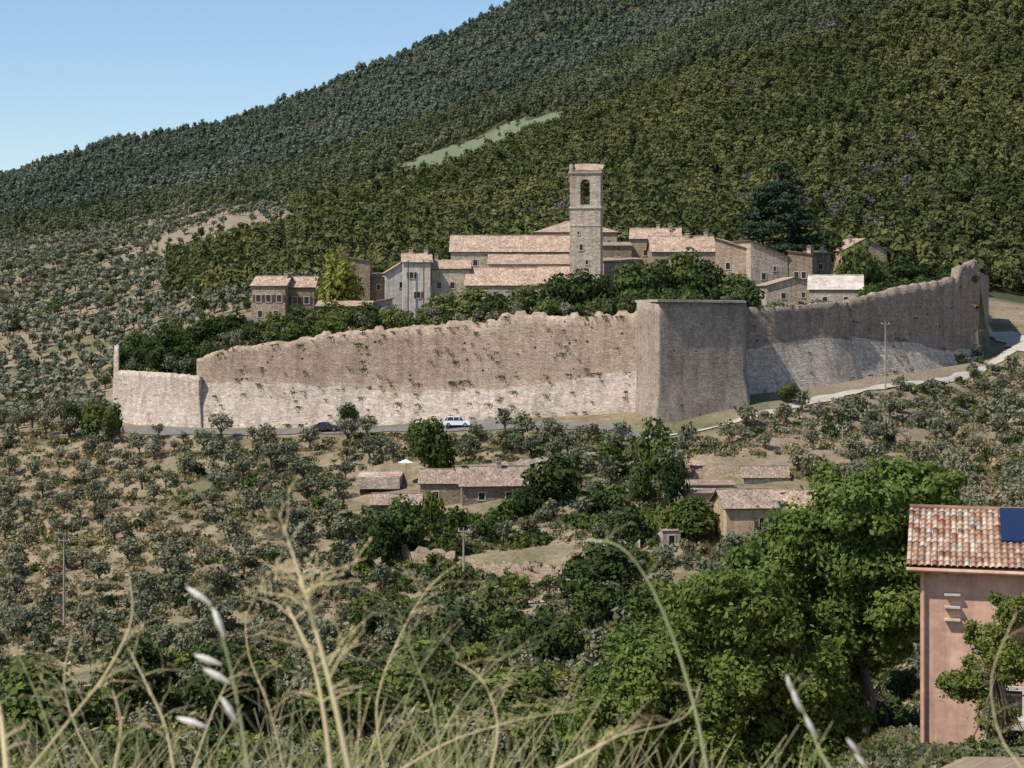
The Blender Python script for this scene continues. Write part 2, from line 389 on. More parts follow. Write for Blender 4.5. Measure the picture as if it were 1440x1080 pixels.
# ---------------------------------------------------------------- ground mesh
rows=np.concatenate([np.linspace(-45,10,24),np.linspace(12,150,60),np.arange(152,372,1.4),np.arange(372,1000,6),np.arange(1000,2200,15),np.linspace(2250,9000,20)])
cols=np.concatenate([np.linspace(-3500,-720,16),np.arange(-700,2200,7.5),np.linspace(2240,5000,16)])
PXg,Yg=np.meshgrid(cols,rows);Xg=(PXg-720)/F*np.maximum(Yg,60)
Zg=H(Xg.ravel(),Yg.ravel())
V=np.stack([Xg.ravel(),Yg.ravel(),Zg],1);nc=len(cols);nr=len(rows)
ii,jj=np.meshgrid(np.arange(nr-1),np.arange(nc-1),indexing='ij');a=(ii*nc+jj).ravel()
me=quadmesh('ground',V,np.stack([a,a+1,a+nc+1,a+nc],1),[M_ground],np.zeros(len(a)),True)
pxv=PXg.ravel();dv=Yg.ravel()
def forest_mask(px,d,x,y):
    w=(fbm(x/40.,y/40.,21)-.47)*120
    m=(d+w*np.clip((d-400)/300,0,1)>np.interp(px,[-600,0,160,240,300,400,440,480,2200],[1130,1060,1060,1040,1010,900,520,425,410]))
    lobe=(px>238)&(px<480)&(d>470+w*.2)&(d<670+w*.6)&(d>np.interp(px,[238,330,480],[560,470,420]))
    meadow=(d>845)&(d<np.interp(px,[520,600,720,800],[970,1000,1008,950])+w*.3)&(px>520)&(px<805)
    return (m|lobe)&~meadow, meadow
fm,mw=forest_mask(pxv,dv,Xg.ravel(),dv)
bare=((pxv>150)&(pxv<430)&(dv>700)&(dv<1010)&~fm)*.7*np.clip(fbm(Xg.ravel()/30,dv/30,5)*2.2-.4,0,1)
sR=((pxv>1080)&(dv<345)&(dv>270))*.5
town=((pxv>165)&(pxv<1388)&(dv<420)&(dv>np.interp(pxv,DWX,DWD)+1))
kind=np.stack([np.maximum(fm*1.0,town*.75),mw*1.0,np.maximum(bare,sR)*~town,np.ones(len(pxv))],1).astype(np.float32)
ca=me.color_attributes.new('kind','FLOAT_COLOR','POINT');ca.data.foreach_set('color',kind.ravel())
link(bpy.data.objects.new('ground',me))
# ---------------------------------------------------------------- paths
def strip(name,pts,w,mat,off=.13,wn=.15):
    P=[Vector((pxd(p,d),d,0)) for p,d in pts];Q=[]
    for i in range(len(P)-1):
        n=max(2,int((P[i+1]-P[i]).length/1.0))
        for k in range(n): Q.append(P[i].lerp(P[i+1],k/n))
    Q.append(P[-1])
    for _ in range(6): Q=[Q[0]]+[(Q[i-1]+Q[i]*2+Q[i+1])/4 for i in range(1,len(Q)-1)]+[Q[-1]]
    ns=[-.5,-.25,0,.25,.5];V=[];k=len(Q)
    for i in range(k):
        t=(Q[min(i+1,k-1)]-Q[max(i-1,0)]).normalized();nrm=Vector((-t.y,t.x,0))
        ww=w*(1+wn*math.sin(i*.9)+wn*math.sin(i*.37))
        for u in ns: p=Q[i]+nrm*u*ww;V.append([p.x,p.y,0])
    V=np.array(V);V[:,2]=H(V[:,0],V[:,1])+off
    m=len(ns);Fq=[(i*m+j,i*m+j+1,(i+1)*m+j+1,(i+1)*m+j) for i in range(k-1) for j in range(m-1)]
    link(bpy.data.objects.new(name,quadmesh(name,V,Fq,[mat],np.zeros(len(Fq)),True)))
strip('road',[(90,334),(160,330),(300,319),(500,313),(700,305),(850,298),(905,288)],3.2,M_asph)
strip('gravel_track',[(905,288),(980,289),(1060,296),(1160,309),(1250,320),(1340,329),(1400,343),(1450,358),(1500,380)],1.8,M_gravel,.16,.28)
strip('footpath',[(560,230),(640,224),(720,222),(800,221),(880,218),(950,212)],1.7,M_gravel,.16)
strip('gravel_track',[(1405,372),(1425,362),(1445,350),(1480,345)],5,M_gravel,.2)
# ---------------------------------------------------------------- ramparts
def rampart(name,pts,mats,batter=2.0,rag=.6,merlon=0,thick=1.8,below=2.5,seed=1,step=.4):
    n=len(pts);P=[Vector((pxd(p[0],p[1]),p[1],0)) for p in pts]
    zb=[(HY-p[2])*p[1]/F-below for p in pts];zk=[(HY-p[3])*p[1]/F for p in pts];zt=[(HY-p[4])*p[1]/F for p in pts]
    sn=[]
    for i in range(n-1):
        t=(P[i+1]-P[i]).normalized();sn.append(Vector((t.y,-t.x,0)))
    nm=[]
    for i in range(n):
        a=sn[max(i-1,0)];b=sn[min(i,n-2)];m=(a+b);m=m/max(m.length,.01);nm.append(m/max(.5,m.dot(a)))
    S=[]
    for i in range(n-1):
        L=(P[i+1]-P[i]).length;k=max(1,int(L/step))
        for q in range(k+(i==n-2)):
            u=q/k;f=lambda A:A[i]*(1-u)+A[i+1]*u
            S.append((P[i].lerp(P[i+1],u),nm[i].lerp(nm[i+1],u),f(zb),f(zk),f(zt)))
    s=0;prev=None
    V=[];m=None;R=random.Random(seed)
    for i,(p,nr_,b,k,t) in enumerate(S):
        if prev is not None: s+=(p-prev).length
        prev=p
        blk=math.floor(s/1.3)
        r=rag*(float(vn(s*.10,seed,1))*1.4-.7+(float(_h(np.array([blk]),np.array([seed]),3)[0])-.5)*.45+(float(vn(s*1.9,seed,2))-.5)*.3)
        if merlon and float(_h(np.array([blk]),np.array([seed]),11)[0])<.3 and float(vn(s*.06,seed,7))>.35: r+=merlon
        t2=t+r;col=[]
        for q in range(5):
            u=q/4;jit=(float(vn(s*1.3,u*9+seed,4))-.5)*.10+(float(vn(s*.25,u*3+seed,6))-.5)*.35
            if q==4: jit*=.3
            col.append(p+nr_*(batter*(1-u)+jit)+Vector((0,0,b+(k+(float(vn(s*.3,seed,8))-.5)*.7-b)*u)))
        for q in range(1,7):
            u=q/6;jit=(float(vn(s*1.1,u*7+seed+30,4))-.5)*.12
            col.append(p+nr_*(jit-.1)+Vector((0,0,k+(t2-k)*u)))
        col.append(p-nr_*thick*.5+Vector((0,0,t2+R.uniform(-.1,.15))));col.append(p-nr_*thick+Vector((0,0,t2-.2)));col.append(p-nr_*thick+Vector((0,0,b)))
        V+=[tuple(c) for c in col];m=len(col)
    Fq=[];mi=[]
    for i in range(len(S)-1):
        for j in range(m-1):
            Fq.append((i*m+j,(i+1)*m+j,(i+1)*m+j+1,i*m+j+1));mi.append(1 if j<4 else 0)
    for base in (0,(len(S)-1)*m):
        for (a,b,c,d) in ((0,1,m-2,m-1),(1,4,7,m-2),(7,9,10,m-2)):
            Fq.append((base+a,base+b,base+c,base+d));mi.append(0)
    o=bpy.data.objects.new(name,quadmesh(name,V,Fq,mats,mi));link(o);return o
rampart('bastion_wall',[(166,384,560,530,520),(160,340,592,565,519),(200,333,594,565,522),(250,329,596,565,526),(281,326,598,565,527),(292,330,598,566,530)],[M_scarp,M_scarp],1.2,.35,.0,seed=3)
rampart('watch_turret',[(159,342,540,530,500),(160,339.6,540,530,486),(168,339,540,530,484),(170,342,540,530,490)],[M_lime,M_lime],.1,.9,seed=9,thick=.9)
rampart('town_wall',[(276,328,600,535,503),(300,327,600,536,499),(330,325,600,537,487),(415,322,600,540,481),(490,320,599,545,466),(560,317.5,597,550,463),(640,315,592,550,459),(700,313,588,546,455),(706,312.8,588,545,441),(800,310,584,535,442),(897,307.5,580,521,442)],[M_wall,M_scarp],2.6,.65,.55,seed=5)
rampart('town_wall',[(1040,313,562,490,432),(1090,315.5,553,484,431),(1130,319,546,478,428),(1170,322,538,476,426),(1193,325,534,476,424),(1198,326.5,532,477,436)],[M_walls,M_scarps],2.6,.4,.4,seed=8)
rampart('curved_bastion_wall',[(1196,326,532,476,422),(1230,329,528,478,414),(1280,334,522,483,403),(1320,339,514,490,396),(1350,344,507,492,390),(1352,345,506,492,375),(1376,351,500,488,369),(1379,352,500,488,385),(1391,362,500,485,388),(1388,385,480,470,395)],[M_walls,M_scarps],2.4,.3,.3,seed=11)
rampart('square_wall_tower',[(894,312,575,540,424),(895,307,577,540,424),(925.5,296,580,550,424),(1048,302.5,566,535,427),(1051,316,560,530,428)],[M_tow,M_tow],1.1,.03,0,thick=1.5,seed=13)
mb=MB();P4=[W(893,422.5,309),W(925,421.5,295.4),W(1049.5,423.5,302),W(1046,423,317),W(900,422,320)]
mb.poly([(x,y,z+.05) for x,y,z in P4]);mb.poly([(x,y,z-.3) for x,y,z in P4][::-1])
for i in range(5):
    a=P4[i];b=P4[(i+1)%5];mb.poly([(a[0],a[1],a[2]-.3),(b[0],b[1],b[2]-.3),(b[0],b[1],b[2]+.05),(a[0],a[1],a[2]+.05)])
mb.obj('tower_roof_slab',[M_cream])
# ---------------------------------------------------------------- houses
def arch_panel(mb,w,z0,z1,ow,oz0,oz1,y0,y1,mat=0):
    r=ow/2;cz=oz1-r
    def q(a,b,c,d):
        for y,fl in ((y0,0),(y1,1)):
            P=[(p[0],y,p[1]) for p in (a,b,c,d)];mb.poly(P[::-1] if fl else P,mat)
    q((-w/2,z0),(w/2,z0),(w/2,oz0),(-w/2,oz0));q((-w/2,oz0),(-r,oz0),(-r,cz),(-w/2,cz));q((r,oz0),(w/2,oz0),(w/2,cz),(r,cz))
    K=10;A=[(r*math.cos(math.pi*i/K),cz+r*math.sin(math.pi*i/K)) for i in range(K+1)]
    for i in range(K):
        a,b=A[i],A[i+1];T=lambda i:(w/2*(1-2*i/K),z1)
        q(a,T(i),T(i+1),b)
    q((r,cz),(w/2,cz),(w/2,z1),(w/2,z1));q((-w/2,cz),(-r,cz),(-w/2,z1),(-w/2,z1))
    edge=[(-r,oz0),(-r,cz)]+[(x,z) for x,z in A[::-1]]+[(r,oz0)]
    for i in range(len(edge)-1):
        a,b=edge[i],edge[i+1];mb.poly([(a[0],y0,a[1]),(a[0],y1,a[1]),(b[0],y1,b[1]),(b[0],y0,b[1])],mat)
    mb.poly([(-r,y0,oz0),(r,y0,oz0),(r,y1,oz0),(-r,y1,oz0)],mat)
def window(mb,u,z,w,h,y,shut=False,side=None):
    t=.13
    def bx(x0,x1,d0,d1,z0,z1,m):
        if side is None: mb.box(x0,x1,y-d1,y-d0,z0,z1,m)
        elif side=='L': mb.box(y-d1,y-d0,x0,x1,z0,z1,m)
        else: mb.box(y+d0,y+d1,x0,x1,z0,z1,m)
    bx(u-w/2-t,u-w/2,-.05,.07,z,z+h,0);bx(u+w/2,u+w/2+t,-.05,.07,z,z+h,0)
    bx(u-w/2-t,u+w/2+t,-.05,.07,z+h,z+h+t,0);bx(u-w/2-t-.05,u+w/2+t+.05,-.05,.12,z-t,z,0)
    bx(u-w/2,u+w/2,-.05,.012,z,z+h,1);bx(u-.03,u+.03,.014,.03,z,z+h,2)
    if shut:
        bx(u-w/2-t-w*.5,u-w/2-t-.01,-.02,.09,z,z+h,2);bx(u+w/2+t+.01,u+w/2+t+w*.5,-.02,.09,z,z+h,2)
def roofplane(mb,a,b,c,d,mat=0,th=.14,corr=None):
    a,b,c,d=map(Vector,(a,b,c,d));U=(b-a).length;Vv=((d-a).length+(c-b).length)/2;n=(b-a).cross(d-a).normalized()
    if n.z<0:n=-n
    if corr:
        nu=max(2,int(U/corr*6));rows_=max(1,int(Vv/.38));G=[]
        for r in range(rows_):
            for e in (0,1):
                v=(r+e)/rows_
                row=[]
                for i in range(nu+1):
                    u=i/nu;p=a.lerp(b,u).lerp(d.lerp(c,u),v)
                    hh=corr*.32*abs(math.sin(math.pi*u*U/corr+.4))+ (0.045 if e==0 else 0.0)+.01*math.sin(i*.37+r*2.1)
                    row.append((p+n*hh,(u*U,v*Vv)))
                G.append(row)
        for r in range(len(G)-1):
            for i in range(nu):
                q=[G[r][i],G[r][i+1],G[r+1][i+1],G[r+1][i]];mid=(G[r][i][1][1]+G[r+1][i][1][1])/2
                mb.poly([x[0] for x in q],mat,[(x[1][0],mid) for x in q])
    else:
        K=max(2,int(U/1.2));G=[]
        for i in range(K+1):
            u=i/K;w=.05*math.sin(i*1.7+a.x)+.04*math.sin(i*.6)
            G.append((a.lerp(b,u),d.lerp(c,u)+n*w*.7,u*U))
        for i in range(K):
            p,q=G[i],G[i+1];mb.poly([p[0]+n*.01,q[0]+n*.01,q[1]+n*.01,p[1]+n*.01],mat,[(p[2],0),(q[2],0),(q[2],Vv),(p[2],Vv)])
    lo=-n*th
    mb.poly([a+lo,d+lo,c+lo,b+lo],mat+1)
    for p,q in ((a,b),(b,c),(c,d),(d,a)): mb.poly([p,p+lo,q+lo,q],mat+1)
def house(name,px0,px1,d,pyb,pye,rise,depth,axis='x',yaw=0,wm=None,rm=None,win=[],chim=[],ov=.35,below=3,corr=None,side=[],door=None):
    w=(px1-px0)*d/F;zb=(HY-pyb)*d/F;h=(HY-pye)*d/F-zb
    E=bpy.data.objects.new(name,None);link(E)
    x0=pxd(px0,d);ya=math.radians(yaw)
    E.location=(x0,d,zb);E.rotation_euler=(0,0,ya)
    wm=wm or M_lime;rm=rm or M_tile;mb=MB();rf=MB()
    g=.14
    if axis=='x':
        mb.prism([(0,-below),(depth,-below),(depth,h),(depth/2,h+rise-.05),(0,h)],'x',0,w)
        k=rise/(depth/2);e=ov*k
        roofplane(rf,(-ov,-ov,h-e+g),(w+ov,-ov,h-e+g),(w+ov,depth/2,h+rise+g),(-ov,depth/2,h+rise+g),0,corr=corr)
        roofplane(rf,(w+ov,depth+ov,h-e+g),(-ov,depth+ov,h-e+g),(-ov,depth/2,h+rise+g),(w+ov,depth/2,h+rise+g),0)
        rf.tube([(-ov,depth/2,h+rise+g+.03),(w/2,depth/2,h+rise+g+.0),(w+ov,depth/2,h+rise+g+.03)],[.13]*3,6,0)
    elif axis=='y':
        mb.prism([(0,-below),(w,-below),(w,h),(w/2,h+rise-.05),(0,h)],'y',0,depth)
        k=rise/(w/2);e=ov*k
        roofplane(rf,(-ov,depth+ov,h-e+g),(-ov,-ov,h-e+g),(w/2,-ov,h+rise+g),(w/2,depth+ov,h+rise+g),0)
        roofplane(rf,(w+ov,-ov,h-e+g),(w+ov,depth+ov,h-e+g),(w/2,depth+ov,h+rise+g),(w/2,-ov,h+rise+g),0)
    elif axis=='shed':
        mb.prism([(0,-below),(depth,-below),(depth,h+rise),(0,h)],'x',0,w);e=ov*rise/depth
        roofplane(rf,(-ov,-ov,h-e+g),(w+ov,-ov,h-e+g),(w+ov,depth,h+rise+g),(-ov,depth,h+rise+g),0,corr=corr)
    elif axis=='shedr':
        mb.prism([(0,-below),(w,-below),(w,h),(0,h+rise)],'y',0,depth);e=ov*rise/w
        roofplane(rf,(w+ov,-ov,h-e+g),(w+ov,depth,h-e+g),(-ov,depth,h+rise+e+g),(-ov,-ov,h+rise+e+g),0)
    elif axis=='shedl':
        mb.prism([(0,-below),(w,-below),(w,h+rise),(0,h)],'y',0,depth);e=ov*rise/w
        roofplane(rf,(-ov,depth,h-e+g),(-ov,-ov,h-e+g),(w+ov,-ov,h+rise+e+g),(w+ov,depth,h+rise+e+g),0)
    elif axis=='hip':
        mb.box(0,w,0,depth,-below,h);a=min(depth/2,w/2);zt=h+rise+g;z0=h+g-ov*.2
        c=[(-ov,-ov,z0),(w+ov,-ov,z0),(w+ov,depth+ov,z0),(-ov,depth+ov,z0)]
        r1=(a,depth/2,zt);r2=(max(w-a,a+.01),depth/2,zt)
        roofplane(rf,c[0],c[1],r2,r1);roofplane(rf,c[2],c[3],r1,r2)
        roofplane(rf,c[1],c[2],(r2[0],depth/2+.01,zt),r2);roofplane(rf,c[3],c[0],r1,(r1[0],depth/2+.01,zt))
    mb.obj('walls',[wm],E);rf.obj('roof',[rm,M_wood],E)
    if win or side or door:
        wb=MB()
        for q in win: window(wb,q[0]*w,q[1]*h,q[2],q[3],0,len(q)>4)
        for q in side: window(wb,q[0]*depth,q[1]*h,q[2],q[3],0 if q[4]=='L' else w,False,q[4])
        if door: window(wb,door[0]*w,.02,door[1],door[2],0)
        wb.obj('windows',[M_trim,M_dark,M_shut],E)
    if chim:
        cb=MB()
        for u,v,ch in chim:
            x=u*w;y=v*depth;z=h+(rise*(1-abs(v-.5)*2) if axis=='x' else rise*.5)
            cb.box(x-.35,x+.35,y-.3,y+.3,z-.5,z+ch,0);cb.box(x-.45,x+.45,y-.4,y+.4,z+ch,z+ch+.12,0)
            cb.box(x-.3,x-.2,y-.3,y+.3,z+ch+.12,z+ch+.4,0);cb.box(x+.2,x+.3,y-.3,y+.3,z+ch+.12,z+ch+.4,0)
            cb.prism([(x-.5,z+ch+.4),(x+.5,z+ch+.4),(x,z+ch+.7)],'y',y-.45,y+.45,1)
        cb.obj('chimneys',[M_lime,M_tiled],E)
    return E
house('stone_house',354,402,361,452,402,1.7,9,'x',-6,M_warm,M_tile,[(.2,.55,.9,1.3,1),(.5,.55,.9,1.3,1),(.82,.55,.9,1.3,1),(.25,.12,.8,1.2),(.72,.12,.9,1.2)],[(.9,.4,.9)],side=[(.4,.55,.9,1.3,'L')])
house('stone_house',403,442,363,450,404,1.9,9,'x',0,M_brn,M_tile,[(.3,.5,.9,1.3,1),(.72,.5,.9,1.3,1)])
house('old_stone_house',492,520,372,425,368,.7,7,'shedr',0,M_brn,M_tiled,[(.5,.5,.7,1)])
house('old_stone_house',518,547,374,425,390,.8,7,'shed',0,M_brn,M_tiled,[(.5,.5,.7,1)])
house('plaster_house',542,580,372,430,384,3.2,8,'shedl',8,M_plw,M_tile,[(.6,.55,.8,1.1)])
house('low_outbuilding',446,520,344,452,431,.9,5,'shed',0,M_brn,M_tile,[(.3,.3,.8,.9)])
house('garage',512,552,348,452,428,1.0,6,'shedl',6,M_plg,M_tile,[(.5,.2,1.0,1.2)])
house('white_town_house',567,606,352,455,369,1.6,11,'x',4,M_plw,M_tile,[(.3,.74,.7,1.1,1),(.55,.42,.7,1.1,1),(.8,.12,.9,1.4)],[(.3,.5,.8),(.85,.45,.9)])
house('stone_town_house',607,660,355,450,378,1.6,9,'x',0,M_lime,M_tile,[(.2,.62,.8,1.1),(.55,.62,.8,1.1),(.8,.3,.8,1.1),(.3,.28,.8,1.1)],[(.1,.5,.8)])
house('stone_town_house',655,756,352,440,401,3.1,10,'x',-4,M_lime,M_tile,[(.12,.35,.6,.8),(.3,.35,.7,1),(.55,.35,.7,1),(.8,.35,.7,1)])
house('parish_house',757,842,350,440,398,2.9,9,'x',-3,M_warm,M_tile,[(.2,.5,.7,1),(.5,.5,.7,1),(.8,.5,.7,1)])
house('church',634,806,372,432,354,3.2,13,'x',0,M_lime,M_tile,[(.2,.75,.8,1.1),(.45,.75,.8,1.1),(.7,.75,.8,1.1)])
house('church_aisle',688,803,361,432,372,2.0,10,'shed',0,M_lime,M_tile,[(.2,.75,.5,.9),(.5,.75,.5,.9),(.8,.75,.5,.9)])
house('canonry',752,868,392,420,327,2.4,13,'hip',0,M_warm,M_tile,[(.1,.8,.8,1.1),(.9,.8,.8,1.1),(.8,.8,.8,1.1)])
house('stone_house',848,888,368,430,346,.9,9,'shed',0,M_brn,M_tiled,[(.5,.7,.9,1.3),(.5,.3,.9,1.3)])
house('stone_house',850,903,358,430,369,.9,8,'shed',0,M_warm,M_tiled,[(.5,.6,.9,1.3)])
house('stone_house',887,956,377,430,336,2.1,10,'x',-5,M_warm,M_tile,[(.3,.75,.8,1.1),(.7,.75,.8,1.1)],[(.55,.5,.8),(.8,.4,.9)])
house('large_stone_house',917,1006,366,430,354,3.0,12,'x',0,M_warm,M_tile,[(.15,.7,.8,1.1),(.4,.7,.8,1.1),(.65,.7,.8,1.1),(.85,.7,.8,1.1)],[(.35,.5,1.2),(.6,.45,.9),(.9,.5,.9)])
house('large_stone_house',1006,1057,364,430,352,2.2,10,'shedr',-16,M_warm,M_tile,[(.35,.66,.8,1.2),(.7,.4,.8,1.2)],[])
house('gabled_house',1056,1111,360,432,361,2.9,11,'shedr',14,M_lime,M_tile,[(.35,.55,.8,1.2),(.72,.3,.8,1.2),(.65,.72,.5,.8)],[(.4,.5,1)])
house('stone_house',1108,1142,362,432,358,.6,10,'shedr',-14,M_brn,M_tile,[(.35,.55,.8,1.2),(.65,.55,.8,1.2)],[(.8,.3,.9)])
house('rubble_house',1078,1160,347,438,402,1.5,8,'y',8,M_lime,M_tile,[(.3,.5,.8,1.0),(.65,.55,.6,.9)])
house('outbuilding',1138,1211,340,438,407,2.4,9,'x',-10,M_lime,M_cream,[(.3,.4,.8,1.0),(.7,.4,.8,1.0)])
house('dark_stone_house',1140,1168,378,428,357,.6,8,'shed',0,M_brn,M_tiled,[(.5,.7,.8,1)],[(.2,.4,1.6),(.7,.4,1.2)])
house('tower_house',1186,1252,388,428,352,2.4,10,'y',14,M_warm,M_tile,[(.3,.7,.9,1.3),(.68,.7,.9,1.3)],[(.3,.3,1.3)])
mb=MB()
for p,dd in ((574,351.4),(596,351.7),(606,351.9)):
    x,y,z=W(p,366,dd);x2,y2,z2=W(p,446,dd);mb.tube([(x,y-.15,z),(x2,y2-.15,z2)],[.1,.1],6)
mb.obj('drainpipes',[M_shut])
# bell tower
d=350;w=45*d/F;E=bpy.data.objects.new('bell_tower',None);link(E);E.location=(pxd(825.5,d),d+w/2,0);E.rotation_euler=(0,0,math.radians(-7))
w*=.96;zc=(HY-293)*d/F;zt=(HY-241)*d/F;mb=MB()
mb.box(-w/2,w/2,-w/2,w/2,-5,zc);mb.box(-w/2-.2,w/2+.2,-w/2-.2,w/2+.2,zc,zc+.35,1)
mb.box(-w/2-.1,w/2+.1,-w/2-.1,w/2+.1,(HY-318)*d/F,(HY-316.5)*d/F,1)
mb.obj('shaft',[M_lime,M_trim],E)
bf=MB();z0=zc+.35;z1=zt-.35
for r in range(4):
    t=MB();arch_panel(t,w-.004*r,z0,z1,1.75,z0+.35,z1-1.1,-w/2,-w/2+.75)
    ca_,sa_=math.cos(r*math.pi/2),math.sin(r*math.pi/2)
    for f,m,u in zip(t.f,t.m,t.uv): bf.poly([(t.v[i][0]*ca_-t.v[i][1]*sa_,t.v[i][0]*sa_+t.v[i][1]*ca_,t.v[i][2]) for i in f],m,u)
bf.obj('belfry',[M_lime],E)
t=MB();t.box(-w/2-.25,w/2+.25,-w/2-.25,w/2+.25,z1,z1+.35,0)
t.box(-w/2-.1,-w/2+.5,-w/2-.1,w/2+.1,z1+.35,z1+1.7,0)
t.box(w/2-.4,w/2+.1,-w/2-.1,-w/2+.5,z1+.35,z1+1.0,0)
t.obj('cornice',[M_lime],E)
rf=MB();roofplane(rf,(-w/2+.5,-w/2-.2,z1+.55),(w/2+.3,-w/2-.2,z1+.5),(w/2+.3,w/2+.1,z1+2.0),(-w/2+.5,w/2+.1,z1+2.2));rf.obj('roof',[M_tile,M_wood],E)
b=MB();zz=z0+2.1;b.tube([(0,0,zz+1.25),(0,0,zz+1.2),(0,0,zz+1.0),(0,0,zz+.5),(0,0,zz+.1),(0,0,zz)],[.08,.3,.38,.45,.62,.7],14);b.box(-w/2+.5,w/2-.5,-.1,.1,zz+1.3,zz+1.5);b.obj('bell',[M_bronze],E,True)
wb=MB()
for px,py,ww,hh in ((820,352,.6,1.1),(816,330,.35,.6),(828,372,.5,.8)): window(wb,(px-825.5)*d/F,(HY-py)*d/F,ww,hh,-w/2)
wb.obj('windows',[M_trim,M_dark,M_shut],E)
# ---- mid-slope houses
house('farmhouse',591,652,268,716,680,1.5,8,'x',0,M_brn,M_tiled,[(.35,.4,.8,1.0)],[(1.0,.3,1.0)])
house('farmhouse',650,742,266,720,683,2.1,9,'x',8,M_brn,M_tiled,[(.3,.45,.8,1.0),(.72,.45,.8,1.0)],[(.62,.45,1.0)],ov=.5)
house('low_shed',524,590,262,724,710,1.1,6,'x',0,M_brn,M_tiled,[])
house('ochre_house',1022,1092,232,775,714,1.7,8,'x',6,M_ply,M_tiled,[(.75,.5,1,1.3,1),(.2,.15,.9,1.2)],ov=.5)
house('ochre_house',1090,1160,236,775,717,1.9,8,'x',0,M_ply,M_tile,[(.4,.5,1,1.3)],ov=.5)
house('concrete_shed',962,1032,256,703,683,.15,5,'shed',0,M_conc,M_tiled,[(.3,.1,.8,1.3)])
house('concrete_shed',963,1030,250,712,694,.15,4,'shed',0,M_conc,M_tiled,[])
house('stone_shed',1046,1108,262,690,671,1.2,4,'x',0,M_lime,M_tiled,[])
house('garden_shed',932,958,236,772,748,.5,2.4,'shed',10,M_plg,M_tiled,[(.5,.2,.7,1.2)],ov=.1)
house('small_hut',972,988,268,668,655,.4,2,'shed',0,M_conc,M_tile,[])
# pink house
E=house('pink_house',1294,1480,61,1062,796,1.22,8.8,'x',-13,M_plp,M_tilef,[],[],ov=.42,below=4,corr=.2)
wH=(1480-1294)*61/F;hH=(1062-796)*61/F
pb=MB();k=1.22/4.4;cx0,cx1=2.55,4.6
def rp(x,y,off): return (x,y,hH+y*k+.14+off)
pb.poly([rp(cx0,1.5,.16),rp(cx1,1.5,.16),rp(cx1,4.25,.16),rp(cx0,4.25,.16)],0);pb.poly([rp(cx0,1.5,.08),rp(cx0,4.25,.08),rp(cx1,4.25,.08),rp(cx1,1.5,.08)],1)
for a_,b_ in (((cx0,1.5),(cx1,1.5)),((cx1,1.5),(cx1,4.25)),((cx1,4.25),(cx0,4.25)),((cx0,4.25),(cx0,1.5))):
    pb.poly([rp(*a_,.08),rp(*b_,.08),rp(*b_,.16),rp(*a_,.16)],1)
pb.obj('solar_panel',[M_solar,M_solar],E)
pb=MB();pb.tube([(.1,-.1,hH-.1),(.1,-.1,0)],[.055,.055],8);pb.tube([(-.42,-.46,hH-.05),(wH+.4,-.46,hH-.1)],[.07,.07],8)
for i in range(12): pb.box(.2+i*.55,.3+i*.55,-.4,-.01,hH-.17,hH-.06,1)
pb.obj('gutter_and_rafters',[M_plp,M_wood],E)
wb=MB();window(wb,3.9,3.4,1.0,1.3,0,True);window(wb,2.6,.1,1.1,2.1,0);wb.obj('windows',[M_trim,M_glass,M_shut],E)
bb=MB();bb.box(2.0,6,-1.4,-.01,1.25,1.4,0)
for i in range(13): bb.box(2.02+i*.3,2.05+i*.3,-1.38,-1.35,1.4,2.3,1)
bb.box(2.0,6,-1.4,-1.34,2.3,2.35,1);bb.obj('balcony',[M_trim,M_shut],E)
lb=MB()
for zz_ in (5.15,4.75,4.35): lb.box(.75,1.25,-.22,-.003,zz_,zz_+.06,0)
lb.obj('wall_brackets',[M_trim],E)
def terrace(name,px0,px1,d,py,dep,mat,up=.5,dn=2.5):
    x0,y,z=W(px0,py,d);x1=pxd(px1,d);m=MB();m.box(x0,x1,y,y+dep,z-dn,z);m.box(x0,x1,y-.2,y-.003,z-dn,z+up);return m.obj(name,[mat]),z
_,tz=terrace('patio_terrace',500,562,278,672,10,M_lime,.12,1.6)
def parasol(px,d,z,mat):
    m=MB();x=pxd(px,d);m.tube([(x,d,z),(x,d,z+2.4)],[.04,.04],6,1)
    for i in range(8):
        a=i*math.pi/4;b=a+math.pi/4;m.poly([(x,d,z+2.7),(x+1.2*math.cos(a),d+1.2*math.sin(a),z+2.2),(x+1.2*math.cos(b),d+1.2*math.sin(b),z+2.2)],0)
    m.obj('parasol',[mat,M_metal])
parasol(571,282,tz-.3,M_white)
def lounger(name,px,d,z,mat,L=1.8):
    m=MB();x=pxd(px,d);m.box(x-L/2,x+L/4,d-.3,d+.3,z+.3,z+.38);m.prism([(x+L/4,z+.3),(x+L/4,z+.38),(x+L/2+.1,z+1.0),(x+L/2+.15,z+.95)],'y',d-.3,d+.3)
    for u in (-L/2+.1,L/4-.1):
        for v in (-.28,.22): m.box(x+u,x+u+.06,d+v,d+v+.06,z,z+.3,0)
    m.obj(name,[mat])
lounger('sun_lounger',556,280,tz+.01,M_pink);lounger('sun_lounger',541,281,tz+.01,M_pink);lounger('sun_lounger',520,281,tz+.01,M_white)
_,t2=terrace('yard_terrace',925,1020,240,781,9,M_conc,.12)
lounger('sun_lounger',985,241,t2+.01,M_pink,2.2);lounger('sun_lounger',972,242,t2+.01,M_pink,1.8);lounger('sun_lounger',1000,243,t2+.01,M_white)
